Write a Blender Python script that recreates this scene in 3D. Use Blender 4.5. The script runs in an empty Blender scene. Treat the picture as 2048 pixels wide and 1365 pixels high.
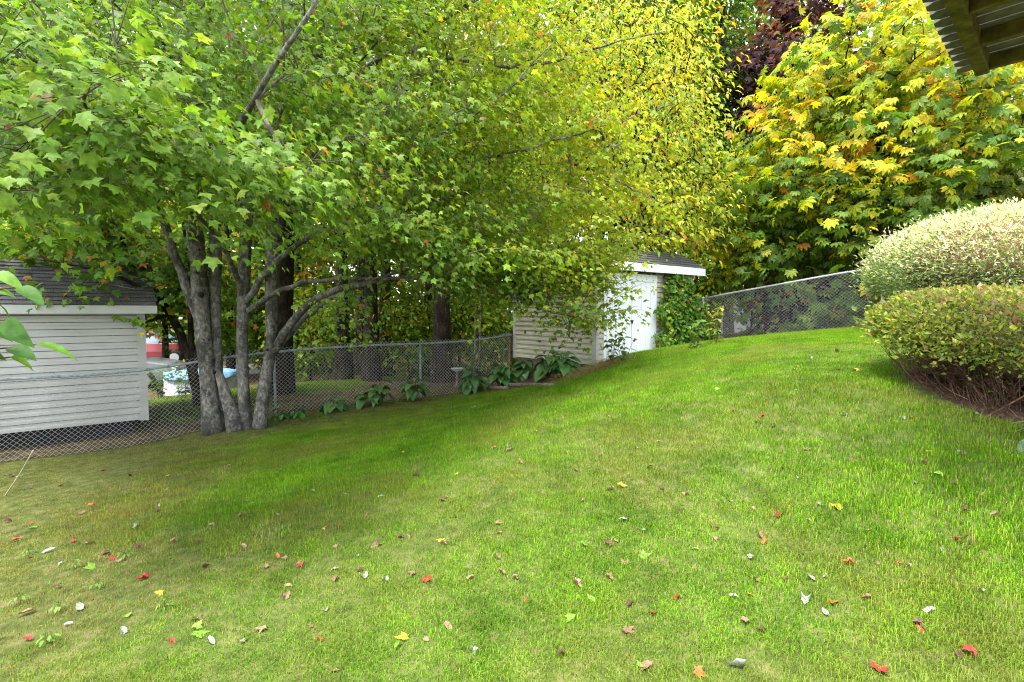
import bpy, math, random
import numpy as np
from mathutils import Matrix, Vector

# ------------------------------------------------------------------ camera, world, sun, exposure
random.seed(7)
R = np.random.default_rng(7)
sc = bpy.context.scene
C = sc.collection
CAMZ = 1.6
PITCH = math.radians(3.16)
F = 1024.0                                  # focal length in pixels of the 2048 x 1365 photograph

cam_d = bpy.data.cameras.new('camera')
cam_d.lens = 18.0; cam_d.sensor_width = 36.0; cam_d.clip_start = 0.05; cam_d.clip_end = 900
cam = bpy.data.objects.new('camera', cam_d); C.objects.link(cam)
cam.location = (0, 0, CAMZ); cam.rotation_euler = (math.radians(90) - PITCH, 0, 0)
sc.camera = cam

SUN = Vector((-0.22, -0.30, 1.0)).normalized()
SUN_EL = math.asin(SUN.z); SUN_ROT = math.atan2(SUN.x, SUN.y)
w = bpy.data.worlds.new('World'); sc.world = w; w.use_nodes = True
nt = w.node_tree; nt.nodes.clear()
o_ = nt.nodes.new('ShaderNodeOutputWorld'); b_ = nt.nodes.new('ShaderNodeBackground')
s_ = nt.nodes.new('ShaderNodeTexSky'); hs = nt.nodes.new('ShaderNodeHueSaturation')
s_.sky_type = 'NISHITA'; s_.sun_disc = False; s_.sun_elevation = SUN_EL; s_.sun_rotation = SUN_ROT
s_.air_density = 1.0; s_.dust_density = 1.5; s_.ozone_density = 1.0
hs.inputs['Saturation'].default_value = 0.35
nt.links.new(s_.outputs[0], hs.inputs['Color']); nt.links.new(hs.outputs[0], b_.inputs[0]); nt.links.new(b_.outputs[0], o_.inputs[0])
b_.inputs[1].default_value = 0.15

sun_d = bpy.data.lights.new('sun', 'SUN'); sun_d.energy = 1.4; sun_d.angle = math.radians(18); sun_d.color = (1.0, 0.95, 0.86)
sun = bpy.data.objects.new('sun', sun_d); C.objects.link(sun)
sun.rotation_euler = (-SUN).to_track_quat('-Z', 'Y').to_euler(); sun.location = (10, -10, 30)

sc.view_settings.view_transform = 'Standard'; sc.view_settings.look = 'None'
sc.view_settings.gamma = 1.0; sc.view_settings.use_curve_mapping = False
sc.view_settings.exposure = 2.86
sc.cycles.use_denoising = True; sc.cycles.denoising_prefilter = 'NONE'; sc.cycles.filter_width = 1.1
sc.cycles.max_bounces = 8; sc.cycles.transmission_bounces = 5; sc.cycles.diffuse_bounces = 6
sc.cycles.transparent_max_bounces = 8

# ------------------------------------------------------------------ pixel -> world and the ground's height
def ray(px, py):
    x = (px - 1024) / F; y = -(py - 682.5) / F
    c, s = math.cos(PITCH), math.sin(PITCH)
    return np.array([x, c + y * s, -s + y * c])

def P(px, py, Y):                            # point on that ray at forward distance Y
    d = ray(px, py); d = d / d[1] * Y
    return np.array([d[0], d[1], CAMZ + d[2]])

def proj(p):                                 # world points -> pixels of the photograph
    p = np.atleast_2d(p); c, s = math.cos(PITCH), math.sin(PITCH)
    z = p[:, 2] - CAMZ
    f = p[:, 1] * c - z * s; u = p[:, 1] * s + z * c
    f = np.where(np.abs(f) < 1e-4, 1e-4, f)
    return 1024 + F * p[:, 0] / f, 682.5 - F * u / f, f

U = np.array([0.792, 0.610]); V = np.array([-0.610, 0.792]); O = np.array([0.05, 12.9])
def W2(s, d):                                # yard axes: s along the left fence, d towards the house
    s = np.asarray(s, float)[..., None]; d = np.asarray(d, float)[..., None]
    return O + s * U - d * V
def SD(x, y):
    dx, dy = np.asarray(x) - O[0], np.asarray(y) - O[1]
    return dx * U[0] + dy * U[1], -(dx * V[0] + dy * V[1])
def FR(s, d, z):
    p = W2(s, d); return np.array([p[0], p[1], z])

samples = [(0, 0, 0.0), (-3, 0, -.28), (3, 0, .22), (0, -6, .1), (-8, -4, -.45), (8, -2, .5), (-1.5, 3, -.15), (2.5, 3, .2)]
for px, py, Y in [(0, 925, 7.26), (288, 890, 8.3), (430, 858, 8.75), (620, 822, 9.9), (800, 800, 11.0), (940, 785, 12.0), (1000, 782, 11.4), (1150, 762, 9.7),
                  (1208, 725, 10.5), (1385, 692, 12.4), (1411, 687, 13.6), (1569, 671, 12.0), (1735, 655, 10.7), (1770, 765, 4.9), (1900, 795, 4.55), (2048, 815, 4.4),
                  (300, 800, 13.2), (560, 790, 11.2), (700, 770, 13.5)]:
    samples.append(tuple(P(px, py, Y)))
samples += [(9.5, 7.5, 1.25), (14, 8, 1.5), (-14, 9, -.7), (-16, 22, -1.0), (-8, 24, -.85), (2, 22, -.35), (9, 20, .8), (16, 18, 1.2), (-12, 2, -.6), (1.0, 14.5, -.1), (6.5, 15.5, .55)]
S3 = np.array(samples, float)
def tps(r): return np.where(r > 1e-9, r * r * np.log(np.maximum(r, 1e-9)), 0)
n = len(S3); A_ = np.zeros((n + 3, n + 3))
A_[:n, :n] = tps(np.hypot(S3[:, None, 0] - S3[None, :, 0], S3[:, None, 1] - S3[None, :, 1])) + np.eye(n) * .35
A_[:n, n:] = np.c_[np.ones(n), S3[:, :2]]; A_[n:, :n] = A_[:n, n:].T
COEF = np.linalg.solve(A_, np.r_[S3[:, 2], 0, 0, 0])
def H(x, y):
    x = np.asarray(x, float); y = np.asarray(y, float); sh = x.shape
    x = x.ravel(); y = y.ravel(); out = np.zeros(len(x))
    for i in range(0, len(x), 40000):
        a, b = x[i:i + 40000], y[i:i + 40000]
        r = np.hypot(a[:, None] - S3[None, :, 0], b[:, None] - S3[None, :, 1])
        v = tps(r) @ COEF[:n] + COEF[n] + COEF[n + 1] * a + COEF[n + 2] * b
        t = np.clip((np.hypot(a, b - 9) - 16) / 14, 0, 1); t = t * t * (3 - 2 * t)
        far = np.clip(-.3 + .05 * a, -1.0, 1.2)
        out[i:i + 40000] = v * (1 - t) + far * t
    return out.reshape(sh)
def h1(x, y): return float(H(np.array([x]), np.array([y]))[0])
def ground_at(px, py):
    d = ray(px, py); d = d / d[1]; t = np.linspace(1.0, 40, 4000)
    g = CAMZ + d[2] * t - H(d[0] * t, t)
    i = int(np.argmax(g < 0)); t0 = t[i]
    return np.array([d[0] * t0, t0, h1(d[0] * t0, t0)])

# ------------------------------------------------------------------ materials
def mat(name, col=(.5, .5, .5), rough=.6, spec=.4, metallic=0.0):
    m = bpy.data.materials.new(name); m.use_nodes = True
    p = m.node_tree.nodes['Principled BSDF']
    p.inputs['Base Color'].default_value = (*col, 1); p.inputs['Roughness'].default_value = rough
    p.inputs['Specular IOR Level'].default_value = spec; p.inputs['Metallic'].default_value = metallic
    return m, m.node_tree, p
def N(t, kind, **kw):
    nd = t.nodes.new(kind)
    for k, v in kw.items():
        if hasattr(nd, k): setattr(nd, k, v)
        else: nd.inputs[k.replace('_', ' ')].default_value = v
    return nd
def ramp(t, stops):
    r = t.nodes.new('ShaderNodeValToRGB'); e = r.color_ramp.elements
    while len(e) < len(stops): e.new(.5)
    for el, (pos, c) in zip(e, stops): el.position = pos; el.color = (*c, 1)
    return r
def noise(t, scale, detail=6, rough=.6, coords=None):
    nz = N(t, 'ShaderNodeTexNoise'); nz.inputs['Scale'].default_value = scale
    nz.inputs['Detail'].default_value = detail; nz.inputs['Roughness'].default_value = rough
    if coords: t.links.new(coords, nz.inputs['Vector'])
    return nz
def pos(t): return t.nodes.new('ShaderNodeNewGeometry').outputs['Position']
def bump(t, p, src, strength=.4, dist=.02):
    b = t.nodes.new('ShaderNodeBump'); b.inputs['Strength'].default_value = strength; b.inputs['Distance'].default_value = dist
    t.links.new(src, b.inputs['Height']); t.links.new(b.outputs[0], p.inputs['Normal'])
def mixc(t, a, b, fac, mode='MIX'):
    m = t.nodes.new('ShaderNodeMix'); m.data_type = 'RGBA'; m.blend_type = mode
    for s, v in ((6, a), (7, b), (0, fac)):
        if hasattr(v, 'is_output') or hasattr(v, 'links'): t.links.new(v, m.inputs[s])
        else: m.inputs[s].default_value = v if s == 0 else (*v, 1)
    return m.outputs[2]

def leaf_material(name, translucent=.35, rough=.45, spec=.35, vary=.35, noise_scale=30):
    m, t, p = mat(name, rough=rough, spec=spec)
    a = N(t, 'ShaderNodeAttribute'); a.attribute_name = 'tint'
    nz = noise(t, noise_scale, 3, .6, pos(t))
    mp = N(t, 'ShaderNodeMapRange'); mp.inputs[1].default_value = .3; mp.inputs[2].default_value = .7
    mp.inputs[3].default_value = 1 - vary; mp.inputs[4].default_value = 1 + vary
    t.links.new(nz.outputs[0], mp.inputs[0])
    mm = t.nodes.new('ShaderNodeVectorMath'); mm.operation = 'SCALE'
    t.links.new(a.outputs['Color'], mm.inputs[0]); t.links.new(mp.outputs[0], mm.inputs['Scale'])
    t.links.new(mm.outputs[0], p.inputs['Base Color'])
    tr = t.nodes.new('ShaderNodeBsdfTranslucent')
    g = mixc(t, (0, 0, 0), mm.outputs[0], 1.0)
    warm = mixc(t, g, (1.25, 1.2, .55), 1.0, 'MULTIPLY')
    t.links.new(warm, tr.inputs[0])
    mx = t.nodes.new('ShaderNodeMixShader'); mx.inputs[0].default_value = translucent
    t.links.new(p.outputs[0], mx.inputs[1]); t.links.new(tr.outputs[0], mx.inputs[2])
    t.links.new(mx.outputs[0], t.nodes['Material Output'].inputs[0])
    return m
M = {}
M['leaf'] = leaf_material('leaf', .52, .5, .22)
M['leaf_far'] = leaf_material('leaf_far', .42, .7, .1, .25, 8)
M['hosta'] = leaf_material('hosta_leaf', .15, .4, .45, .2, 60)
M['dry_leaf'] = leaf_material('dry_leaf', .12, .6, .3, .35, 90)
M['grass'] = leaf_material('grass_blade', .35, .7, .08, .2, 4)
# patches where the turf is dry or mossy (a colour of the blades themselves)
t_ = M['grass'].node_tree; sv_ = [q for q in t_.nodes if q.bl_idname == 'ShaderNodeVectorMath'][0]
off_ = t_.nodes.new('ShaderNodeVectorMath'); off_.operation = 'ADD'; off_.inputs[1].default_value = (7.3, 12.1, 3.0); t_.links.new(pos(t_), off_.inputs[0])
nz_ = noise(t_, .75, 5, .62, off_.outputs[0]); rr_ = ramp(t_, [(.48, (0, 0, 0)), (.68, (.5, .5, .5))]); t_.links.new(nz_.outputs[0], rr_.inputs[0])
src_ = sv_.outputs[0]; outs_ = [l.to_socket for l in src_.links]
nd_ = noise(t_, 2.1, 4, .6, pos(t_)); rd_ = ramp(t_, [(.36, (.62, .70, .62)), (.58, (1.05, 1.05, 1.0))]); t_.links.new(nd_.outputs[0], rd_.inputs[0])
mx0_ = mixc(t_, src_, rd_.outputs[0], 1.0, 'MULTIPLY')
mx_ = mixc(t_, mx0_, (.20, .175, .04), rr_.outputs[0])
for q in outs_: t_.links.new(mx_, q)
t_.links.new(src_, [q for q in t_.nodes if q.bl_idname == 'ShaderNodeMix' and q.outputs[2] == mx0_][0].inputs[6])

def bark(name, c1, c2, c3, scale=14, stretch=.35, dist=.03):
    m, t, p = mat(name, rough=.9, spec=.15)
    mp = N(t, 'ShaderNodeMapping'); mp.inputs['Scale'].default_value = (1, 1, stretch)
    t.links.new(pos(t), mp.inputs[0])
    a = noise(t, scale, 8, .7, mp.outputs[0]); r = ramp(t, [(.32, c1), (.5, c2), (.68, c3)])
    t.links.new(a.outputs[0], r.inputs[0])
    b = noise(t, 3.2, 8, .75, pos(t)); r2 = ramp(t, [(.49, (0, 0, 0)), (.57, (.9, .9, .9))])
    t.links.new(b.outputs[0], r2.inputs[0])
    dk = mixc(t, r.outputs[0], tuple(x * .35 for x in c2), r2.outputs[0])
    t.links.new(dk, p.inputs['Base Color'])
    c = noise(t, scale * 3.5, 6, .7, mp.outputs[0])
    bump(t, p, c.outputs[0], .6, dist)
    return m
M['maple_bark'] = bark('maple_bark', (.03, .027, .023), (.12, .112, .098), (.25, .24, .215), 22, .6)
M['dark_bark'] = bark('dark_bark', (.008, .006, .005), (.03, .023, .017), (.08, .063, .046), 12, .2, .05)
M['twig'] = bark('twig_bark', (.06, .045, .035), (.14, .115, .09), (.25, .22, .18), 20, .5, .004)
M['brown_twig'] = bark('brown_twig', (.05, .025, .015), (.12, .068, .04), (.24, .16, .1), 25, .5, .003)

def mottled(name, stops, scale, rough=.8, bumpd=.01, spec=.2, s2=None):
    m, t, p = mat(name, rough=rough, spec=spec)
    a = noise(t, scale, 8, .65, pos(t)); r = ramp(t, stops); t.links.new(a.outputs[0], r.inputs[0])
    col = r.outputs[0]
    if s2:
        b = noise(t, s2, 5, .6, pos(t)); r2 = ramp(t, [(.3, (.82, .81, .79)), (.7, (1.08, 1.08, 1.08))]); t.links.new(b.outputs[0], r2.inputs[0])
        col = mixc(t, col, r2.outputs[0], 1.0, 'MULTIPLY')
    t.links.new(col, p.inputs['Base Color']); bump(t, p, a.outputs[0], .5, bumpd)
    return m
M['lawn_soil'] = mottled('lawn_soil', [(.3, (.03, .035, .012)), (.5, (.065, .085, .02)), (.62, (.11, .105, .04)), (.75, (.15, .12, .06))], 9, .95, .03, .1, 1.2)
M['woods_floor'] = mottled('woods_floor', [(.3, (.02, .014, .009)), (.45, (.06, .042, .025)), (.58, (.09, .075, .03)), (.7, (.16, .105, .055))], 6, .95, .05, .1, .8)
M['mulch'] = mottled('mulch', [(.3, (.022, .014, .009)), (.5, (.06, .036, .024)), (.7, (.14, .09, .06))], 28, .95, .03, .1)
M['asphalt'] = mottled('asphalt', [(.3, (.09, .09, .09)), (.7, (.16, .16, .155))], 40, .9, .004)
M['siding_beige'] = mottled('siding_beige', [(.3, (.36, .342, .265)), (.7, (.42, .40, .315))], 3, .5, .001, .35, 1.3)
M['siding_white'] = mottled('siding_white', [(.3, (.33, .33, .31)), (.7, (.39, .39, .37))], 2, .5, .001, .35, 1.1)
M['white_paint'] = mottled('white_paint', [(.25, (.60, .615, .63)), (.6, (.68, .695, .71))], 5, .45, .001, .4)
M['fascia'] = mottled('fascia', [(.3, (.36, .37, .36)), (.7, (.44, .45, .45))], 3, .5, .001)
M['shingle'] = mottled('shingle', [(.3, (.035, .035, .036)), (.5, (.075, .074, .075)), (.7, (.14, .135, .13))], 45, .95, .006, .1, 2.2)
M['galv'] = mottled('galvanised_steel', [(.3, (.30, .31, .32)), (.7, (.44, .45, .46))], 12, .42, .001, .5)
M['rail'] = mottled('weathered_rail', [(.3, (.10, .13, .14)), (.55, (.22, .25, .26)), (.7, (.36, .38, .38))], 9, .6, .001, .4)
M['rust'] = mottled('rusty_post', [(.3, (.05, .03, .02)), (.55, (.14, .09, .06)), (.7, (.26, .2, .15))], 14, .85, .002)
M['old_wood'] = mottled('old_wood', [(.3, (.05, .04, .03)), (.5, (.14, .11, .085)), (.7, (.26, .22, .18))], 16, .9, .006)
M['deck_wood'] = mottled('deck_wood', [(.3, (.045, .042, .016)), (.5, (.12, .105, .03)), (.7, (.21, .17, .06))], 10, .9, .004)
M['deck_board'] = mottled('deck_board', [(.3, (.10, .095, .10)), (.7, (.22, .20, .21))], 12, .9, .004)
M['dark'] = mat('underfloor_shade', (.012, .012, .011), .9)[0]
M['metal_dark'] = mat('dark_hardware', (.05, .05, .05), .4, .5, .6)[0]
M['glass'] = mat('car_glass', (.12, .2, .3), .05, .8)[0]
M['tyre'] = mat('tyre_rubber', (.02, .02, .02), .85)[0]
M['rim'] = mat('wheel_rim', (.5, .5, .52), .3, .5, .8)[0]
M['car_silver'] = mat('silver_car_paint', (.20, .205, .22), .3, .6)[0]
M['car_red'] = mat('red_car_paint', (.22, .025, .03), .3, .6)[0]
M['blue_tarp'] = mottled('blue_tarp', [(.3, (.09, .2, .38)), (.7, (.2, .34, .52))], 7, .5, .01)
M['grey_tarp'] = mottled('grey_tarp', [(.3, (.25, .26, .28)), (.7, (.42, .43, .46))], 5, .6, .03)
M['beige_box'] = mottled('beige_plastic', [(.3, (.33, .29, .2)), (.7, (.42, .37, .27))], 4, .6, .002)
M['lamp_red'] = mat('lamp_red', (.4, .02, .02), .2, .6)[0]
M['headlamp'] = mat('headlamp', (.7, .7, .72), .1, .8)[0]
M['bin_blue'] = mat('pale_blue_plastic', (.3, .4, .48), .4)[0]
M['red_tape'] = mat('red_tape', (.5, .05, .05), .6)[0]
M['planks'] = mottled('grey_plank', [(.3, (.3, .3, .33)), (.7, (.48, .48, .52))], 8, .8, .003)
M['moss'] = mottled('moss', [(.3, (.03, .05, .008)), (.7, (.09, .1, .02))], 30, .95, .02)

# ------------------------------------------------------------------ mesh and object helpers
def np_mesh(name, verts, faces_flat, nper, tint=None, smooth=False):
    me = bpy.data.meshes.new(name); nv = len(verts); nf = len(faces_flat) // nper
    me.vertices.add(nv); me.vertices.foreach_set('co', np.asarray(verts, np.float32).ravel())
    me.loops.add(nf * nper); me.loops.foreach_set('vertex_index', np.asarray(faces_flat, np.int32))
    me.polygons.add(nf); me.polygons.foreach_set('loop_start', np.arange(0, nf * nper, nper, dtype=np.int32))
    if smooth: me.polygons.foreach_set('use_smooth', np.ones(nf, bool))
    if tint is not None:
        a = me.attributes.new('tint', 'FLOAT_COLOR', 'POINT')
        c = np.ones((nv, 4), np.float32); c[:, :3] = tint; a.data.foreach_set('color', c.ravel())
    me.update(calc_edges=True)
    return me
def put(name, me, m, parent=None, loc=None):
    o = bpy.data.objects.new(name, me); C.objects.link(o)
    if m is not None and len(me.materials) == 0: me.materials.append(m)
    if parent is not None: o.parent = parent
    if loc is not None: o.location = loc
    return o
def thing(name, label, cat, loc, group=None):
    o = bpy.data.objects.new(name, None); C.objects.link(o); o.location = tuple(loc); o.empty_display_size = .2
    tag(o, label, cat, group); return o
def tag(o, label, cat, group=None):
    o['label'] = label; o['category'] = cat
    if group: o['group'] = group
    return o
def kind(o, k): o['kind'] = k; return o
def rl(root): return np.array(root.location) if root is not None else np.zeros(3)

class MB:
    def __init__(s): s.v = []; s.f = []
    def add(s, vs, fs):
        b = len(s.v); s.v += [tuple(map(float, p)) for p in vs]; s.f += [tuple(i + b for i in f) for f in fs]; return s
    def hexa(s, p8):                          # bottom 4, top 4
        return s.add(p8, [(3, 2, 1, 0), (4, 5, 6, 7), (0, 1, 5, 4), (1, 2, 6, 5), (2, 3, 7, 6), (3, 0, 4, 7)])
    def box(s, c, size, rz=0):
        cx, cy, cz = c; a, b, h = [q / 2 for q in size]; co, si = math.cos(rz), math.sin(rz)
        pts = [(cx + x * co - y * si, cy + x * si + y * co, cz + z) for z in (-h, h) for x, y in ((-a, -b), (a, -b), (a, b), (-a, b))]
        return s.hexa(pts)
    def fbox(s, s0, s1, d0, d1, z0, z1):      # box in yard axes (d runs towards the house)
        pts = [FR(a, b, z) for z in (z0, z1) for a, b in ((s0, d1), (s1, d1), (s1, d0), (s0, d0))]
        return s.hexa(pts)
    def tube(s, pts, rad, sides=6, cap=True):
        v, f = tube_arrays(pts, rad, sides, cap); return s.add(v, f)
    def lathe(s, c, prof, sides=16):
        vs = [(c[0] + r * math.cos(2 * math.pi * k / sides), c[1] + r * math.sin(2 * math.pi * k / sides), c[2] + z) for r, z in prof for k in range(sides)]
        fs = [(i * sides + k, i * sides + (k + 1) % sides, (i + 1) * sides + (k + 1) % sides, (i + 1) * sides + k) for i in range(len(prof) - 1) for k in range(sides)]
        fs.append(tuple(range(sides - 1, -1, -1))); fs.append(tuple((len(prof) - 1) * sides + k for k in range(sides)))
        return s.add(vs, fs)
    def build(s, name, m, parent=None, smooth=False, bevel=0):
        off = rl(parent); me = bpy.data.meshes.new(name)
        me.from_pydata([(p[0] - off[0], p[1] - off[1], p[2] - off[2]) for p in s.v], [], s.f); me.update()
        if smooth: me.polygons.foreach_set('use_smooth', np.ones(len(me.polygons), bool))
        o = put(name, me, m, parent)
        if bevel:
            b = o.modifiers.new('bevel', 'BEVEL'); b.width = bevel; b.segments = 2; b.limit_method = 'ANGLE'
        return o

def tube_arrays(pts, rad, sides=6, cap=True):
    pts = np.asarray(pts, float); n = len(pts); rad = np.broadcast_to(np.asarray(rad, float), (n,))
    tg = np.gradient(pts, axis=0); tg /= np.linalg.norm(tg, axis=1, keepdims=True) + 1e-9
    ref = np.array([0, 0, 1.0]) if abs(tg[:, 2]).mean() < .8 else np.array([1.0, 0, 0])
    a = np.cross(tg, ref); a /= np.linalg.norm(a, axis=1, keepdims=True) + 1e-9; b = np.cross(tg, a)
    an = np.arange(sides) * 2 * math.pi / sides
    v = pts[:, None] + rad[:, None, None] * (a[:, None] * np.cos(an)[None, :, None] + b[:, None] * np.sin(an)[None, :, None])
    f = [(i * sides + k, i * sides + (k + 1) % sides, (i + 1) * sides + (k + 1) % sides, (i + 1) * sides + k) for i in range(n - 1) for k in range(sides)]
    if cap: f += [tuple(range(sides - 1, -1, -1)), tuple((n - 1) * sides + k for k in range(sides))]
    return v.reshape(-1, 3), f
class Tubes:                                   # many thin tubes joined into one numpy mesh
    def __init__(s): s.v = []; s.q = []; s.n = 0
    def add(s, pts, rad, sides=4):
        v, f = tube_arrays(pts, rad, sides, False)
        s.v.append(v); s.q.append(np.array(f, np.int64).ravel() + s.n); s.n += len(v)
    def build(s, name, m, parent=None, smooth=True):
        v = np.concatenate(s.v) - rl(parent)
        return put(name, np_mesh(name, v, np.concatenate(s.q), 4, smooth=smooth), m, parent)

# ------------------------------------------------------------------ leaf templates: stalk at the origin, tip +Y, face +Z, length 1
def fan(outline, centre, curl):
    v = np.array([(*centre, 0)] + [(x, y, 0) for x, y in outline], float); k = len(outline)
    v[:, 2] = curl(v[:, 0], v[:, 1])
    return v, np.array([(0, 1 + i, 1 + (i + 1) % k) for i in range(k)], np.int64)
half_hi = [(.15, -.03), (.37, -.08), (.33, .10), (.45, .20), (.63, .50), (.43, .47), (.23, .50), (.25, .68), (.12, .74)]
half_lo = [(.36, -.06), (.31, .13), (.61, .49), (.23, .50), (.18, .72)]
def maple_tpl(half, a, b, tw=0):
    ol = [(0, 0.03)] + half + [(0, 1.0)] + [(-x, y) for x, y in half[::-1]]
    return fan(ol, (0, .36), lambda x, y: -a * np.abs(x) ** 1.3 - b * (np.maximum(y, 0)) ** 2 + tw * x * y)
MAPLE_HI = [maple_tpl(half_hi, .35, .25, .2), maple_tpl(half_hi, .12, .45, -.25), maple_tpl(half_hi, -.35, .2, .3)]
half_xl = [(.36, -.03), (.60, .48), (.22, .50)]
MAPLE_LO = [maple_tpl(half_lo, .35, .25, .2), maple_tpl(half_lo, .1, .45, -.2)]
MAPLE_XL = [maple_tpl(half_xl, .35, .25, .2), maple_tpl(half_xl, .1, .45, -.2)]
def oval_tpl(wd, a, b, n=4, tipped=.62):
    t = np.linspace(0, 1, n + 2)[1:-1]; hw = wd * np.sin(np.pi * t ** tipped) ** .8
    ol = [(0, 0)] + list(zip(hw, t)) + [(0, 1)] + [(-x, y) for x, y in list(zip(hw, t))[::-1]]
    v = np.array([(x, y, -a * 0 + a * abs(x) - b * y * y) for x, y in ol] + [(0, y, -b * y * y) for y in t]); k = len(t); base = len(ol)
    mid = [0] + [base + i for i in range(k)] + [k + 1]; rt = [0] + [1 + i for i in range(k)] + [k + 1]; lf = [0] + [len(ol) - 1 - i for i in range(k)] + [k + 1]
    fs = []
    for i in range(k + 1):
        for q in ((mid[i], rt[i], rt[i + 1]), (mid[i], rt[i + 1], mid[i + 1]), (mid[i], lf[i + 1], lf[i]), (mid[i], mid[i + 1], lf[i + 1])):
            if len(set(q)) == 3: fs.append(q)
    return v, np.array(fs, np.int64)
OVAL = [oval_tpl(.24, .25, .3, 2), oval_tpl(.22, .4, .45, 2)]
OVAL_HI = [oval_tpl(.27, .3, .35, 6, .7), oval_tpl(.25, .2, .5, 6, .7)]
HOSTA = [oval_tpl(.41, .22, .40, 6, .52), oval_tpl(.38, .3, .6, 6, .52)]
DIAMOND = [(np.array([(0, 0, 0), (.28, .45, .05), (0, 1, -.18), (-.28, .45, .05)]), np.array([(0, 1, 2), (0, 2, 3)]))]
SLIM = [(np.array([(0, 0, 0), (.17, .45, .05), (0, 1, -.15), (-.17, .45, .05)]), np.array([(0, 1, 2), (0, 2, 3)]))]
def chestnut_tpl(droop):
    vs, fs = [], []
    for k, an in enumerate((-105, -68, -33, 0, 33, 68, 105)):
        L = 1 - .32 * (abs(an) / 105) ** 1.5; c, s = math.cos(math.radians(an)), math.sin(math.radians(an)); b = len(vs)
        for x, y in ((0, 0), (.11, .35), (.2, .7), (0, 1), (-.2, .7), (-.11, .35), (0, .6)):
            X, Y = x * L, y * L; z = -droop * Y * Y + abs(x) * .35
            vs.append((X * c + Y * s, -X * s + Y * c, z))
        fs += [(b, b + 1, b + 6), (b + 1, b + 2, b + 6), (b + 2, b + 3, b + 6), (b + 3, b + 4, b + 6), (b + 4, b + 5, b + 6), (b + 5, b, b + 6)]
    return np.array(vs), np.array(fs, np.int64)
def slim_chestnut(tp):                           # fewer triangles for leaves further off
    v, f = tp; return v, np.array([q for b in range(0, 49, 7) for q in ((b, b + 2, b + 6), (b + 2, b + 3, b + 6), (b + 3, b + 4, b + 6), (b + 4, b, b + 6))], np.int64)
CHESTNUT = [chestnut_tpl(.55), chestnut_tpl(.3)]
CHESTNUT_LO = [slim_chestnut(q) for q in CHESTNUT]
LOBED = [maple_tpl([(.3, -.1), (.38, .2), (.5, .38), (.3, .55), (.2, .8)], .3, .3), maple_tpl([(.3, -.1), (.38, .2), (.5, .38), (.3, .55), (.2, .8)], -.1, .4)]

def norm(v): return v / (np.linalg.norm(v, axis=-1, keepdims=True) + 1e-9)
def basis(nrm, tip):                            # columns x, y(tip), z(normal)
    y = norm(tip); z = norm(nrm - (nrm * y).sum(-1, keepdims=True) * y); x = np.cross(y, z)
    return np.stack([x, y, z], axis=-1)
def leaf_mesh(name, tpls, p, B, size, tint, which=None):
    """tint (N,3); one mesh holding every leaf"""
    if which is None: which = R.integers(0, len(tpls), len(p))
    V_, T_, F_ = [], [], []; base = 0
    for k, (tv, tf) in enumerate(tpls):
        i = np.nonzero(which == k)[0]
        if not len(i): continue
        v = np.einsum('nij,vj->nvi', B[i], tv) * size[i][:, None, None] + p[i][:, None]
        V_.append(v.reshape(-1, 3)); T_.append(np.repeat(tint[i], len(tv), 0))
        F_.append((tf.ravel()[None] + (np.arange(len(i)) * len(tv))[:, None] + base).ravel()); base += len(i) * len(tv)
    return np_mesh(name, np.concatenate(V_), np.concatenate(F_), 3, np.concatenate(T_))
def palette(cols, wts, k, jit=.18, grp=None, coh=.65):
    c = np.array(cols, float); pw = np.array(wts) / sum(wts); i = R.choice(len(c), k, p=pw)
    if grp is not None and k:                       # leaves of one spray mostly share a colour
        gi = R.choice(len(c), int(grp.max()) + 1, p=pw); i = np.where(R.random(k) < coh, gi[grp], i)
    t = c[i] * np.exp(R.normal(0, jit, (k, 1))); t *= np.exp(R.normal(0, .06, (k, 3))); return t
def blend_tint(a, b, f): return a * (1 - f[:, None]) + b * f[:, None]

def leaf_objects(root, name, tpls, p, B, size, tint, m, nb=10):
    """single leaves as objects that share a few meshes (shape x colour)"""
    which = R.integers(0, len(tpls), len(p)); lum = np.log(tint[:, 0] / tint[:, 1] + 1e-3) * 3 + tint.sum(1)
    order = np.argsort(lum); cls = np.empty(len(p), int); cls[order] = np.arange(len(p)) * nb // len(p)
    cache = {}; off = rl(root)
    for i in range(len(p)):
        key = (int(which[i]), int(cls[i]))
        if key not in cache:
            tv, tf = tpls[key[0]]; c = tint[cls == cls[i]].mean(0)
            me = np_mesh(name, tv, tf.ravel(), 3, np.repeat(c[None], len(tv), 0)); me.materials.append(m); cache[key] = me
        o = bpy.data.objects.new(name, cache[key]); C.objects.link(o); o.parent = root
        mt = Matrix(B[i].tolist()).to_4x4() @ Matrix.Scale(float(size[i]), 4); mt.translation = Vector((p[i] - off).tolist())
        o.matrix_local = mt

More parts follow.
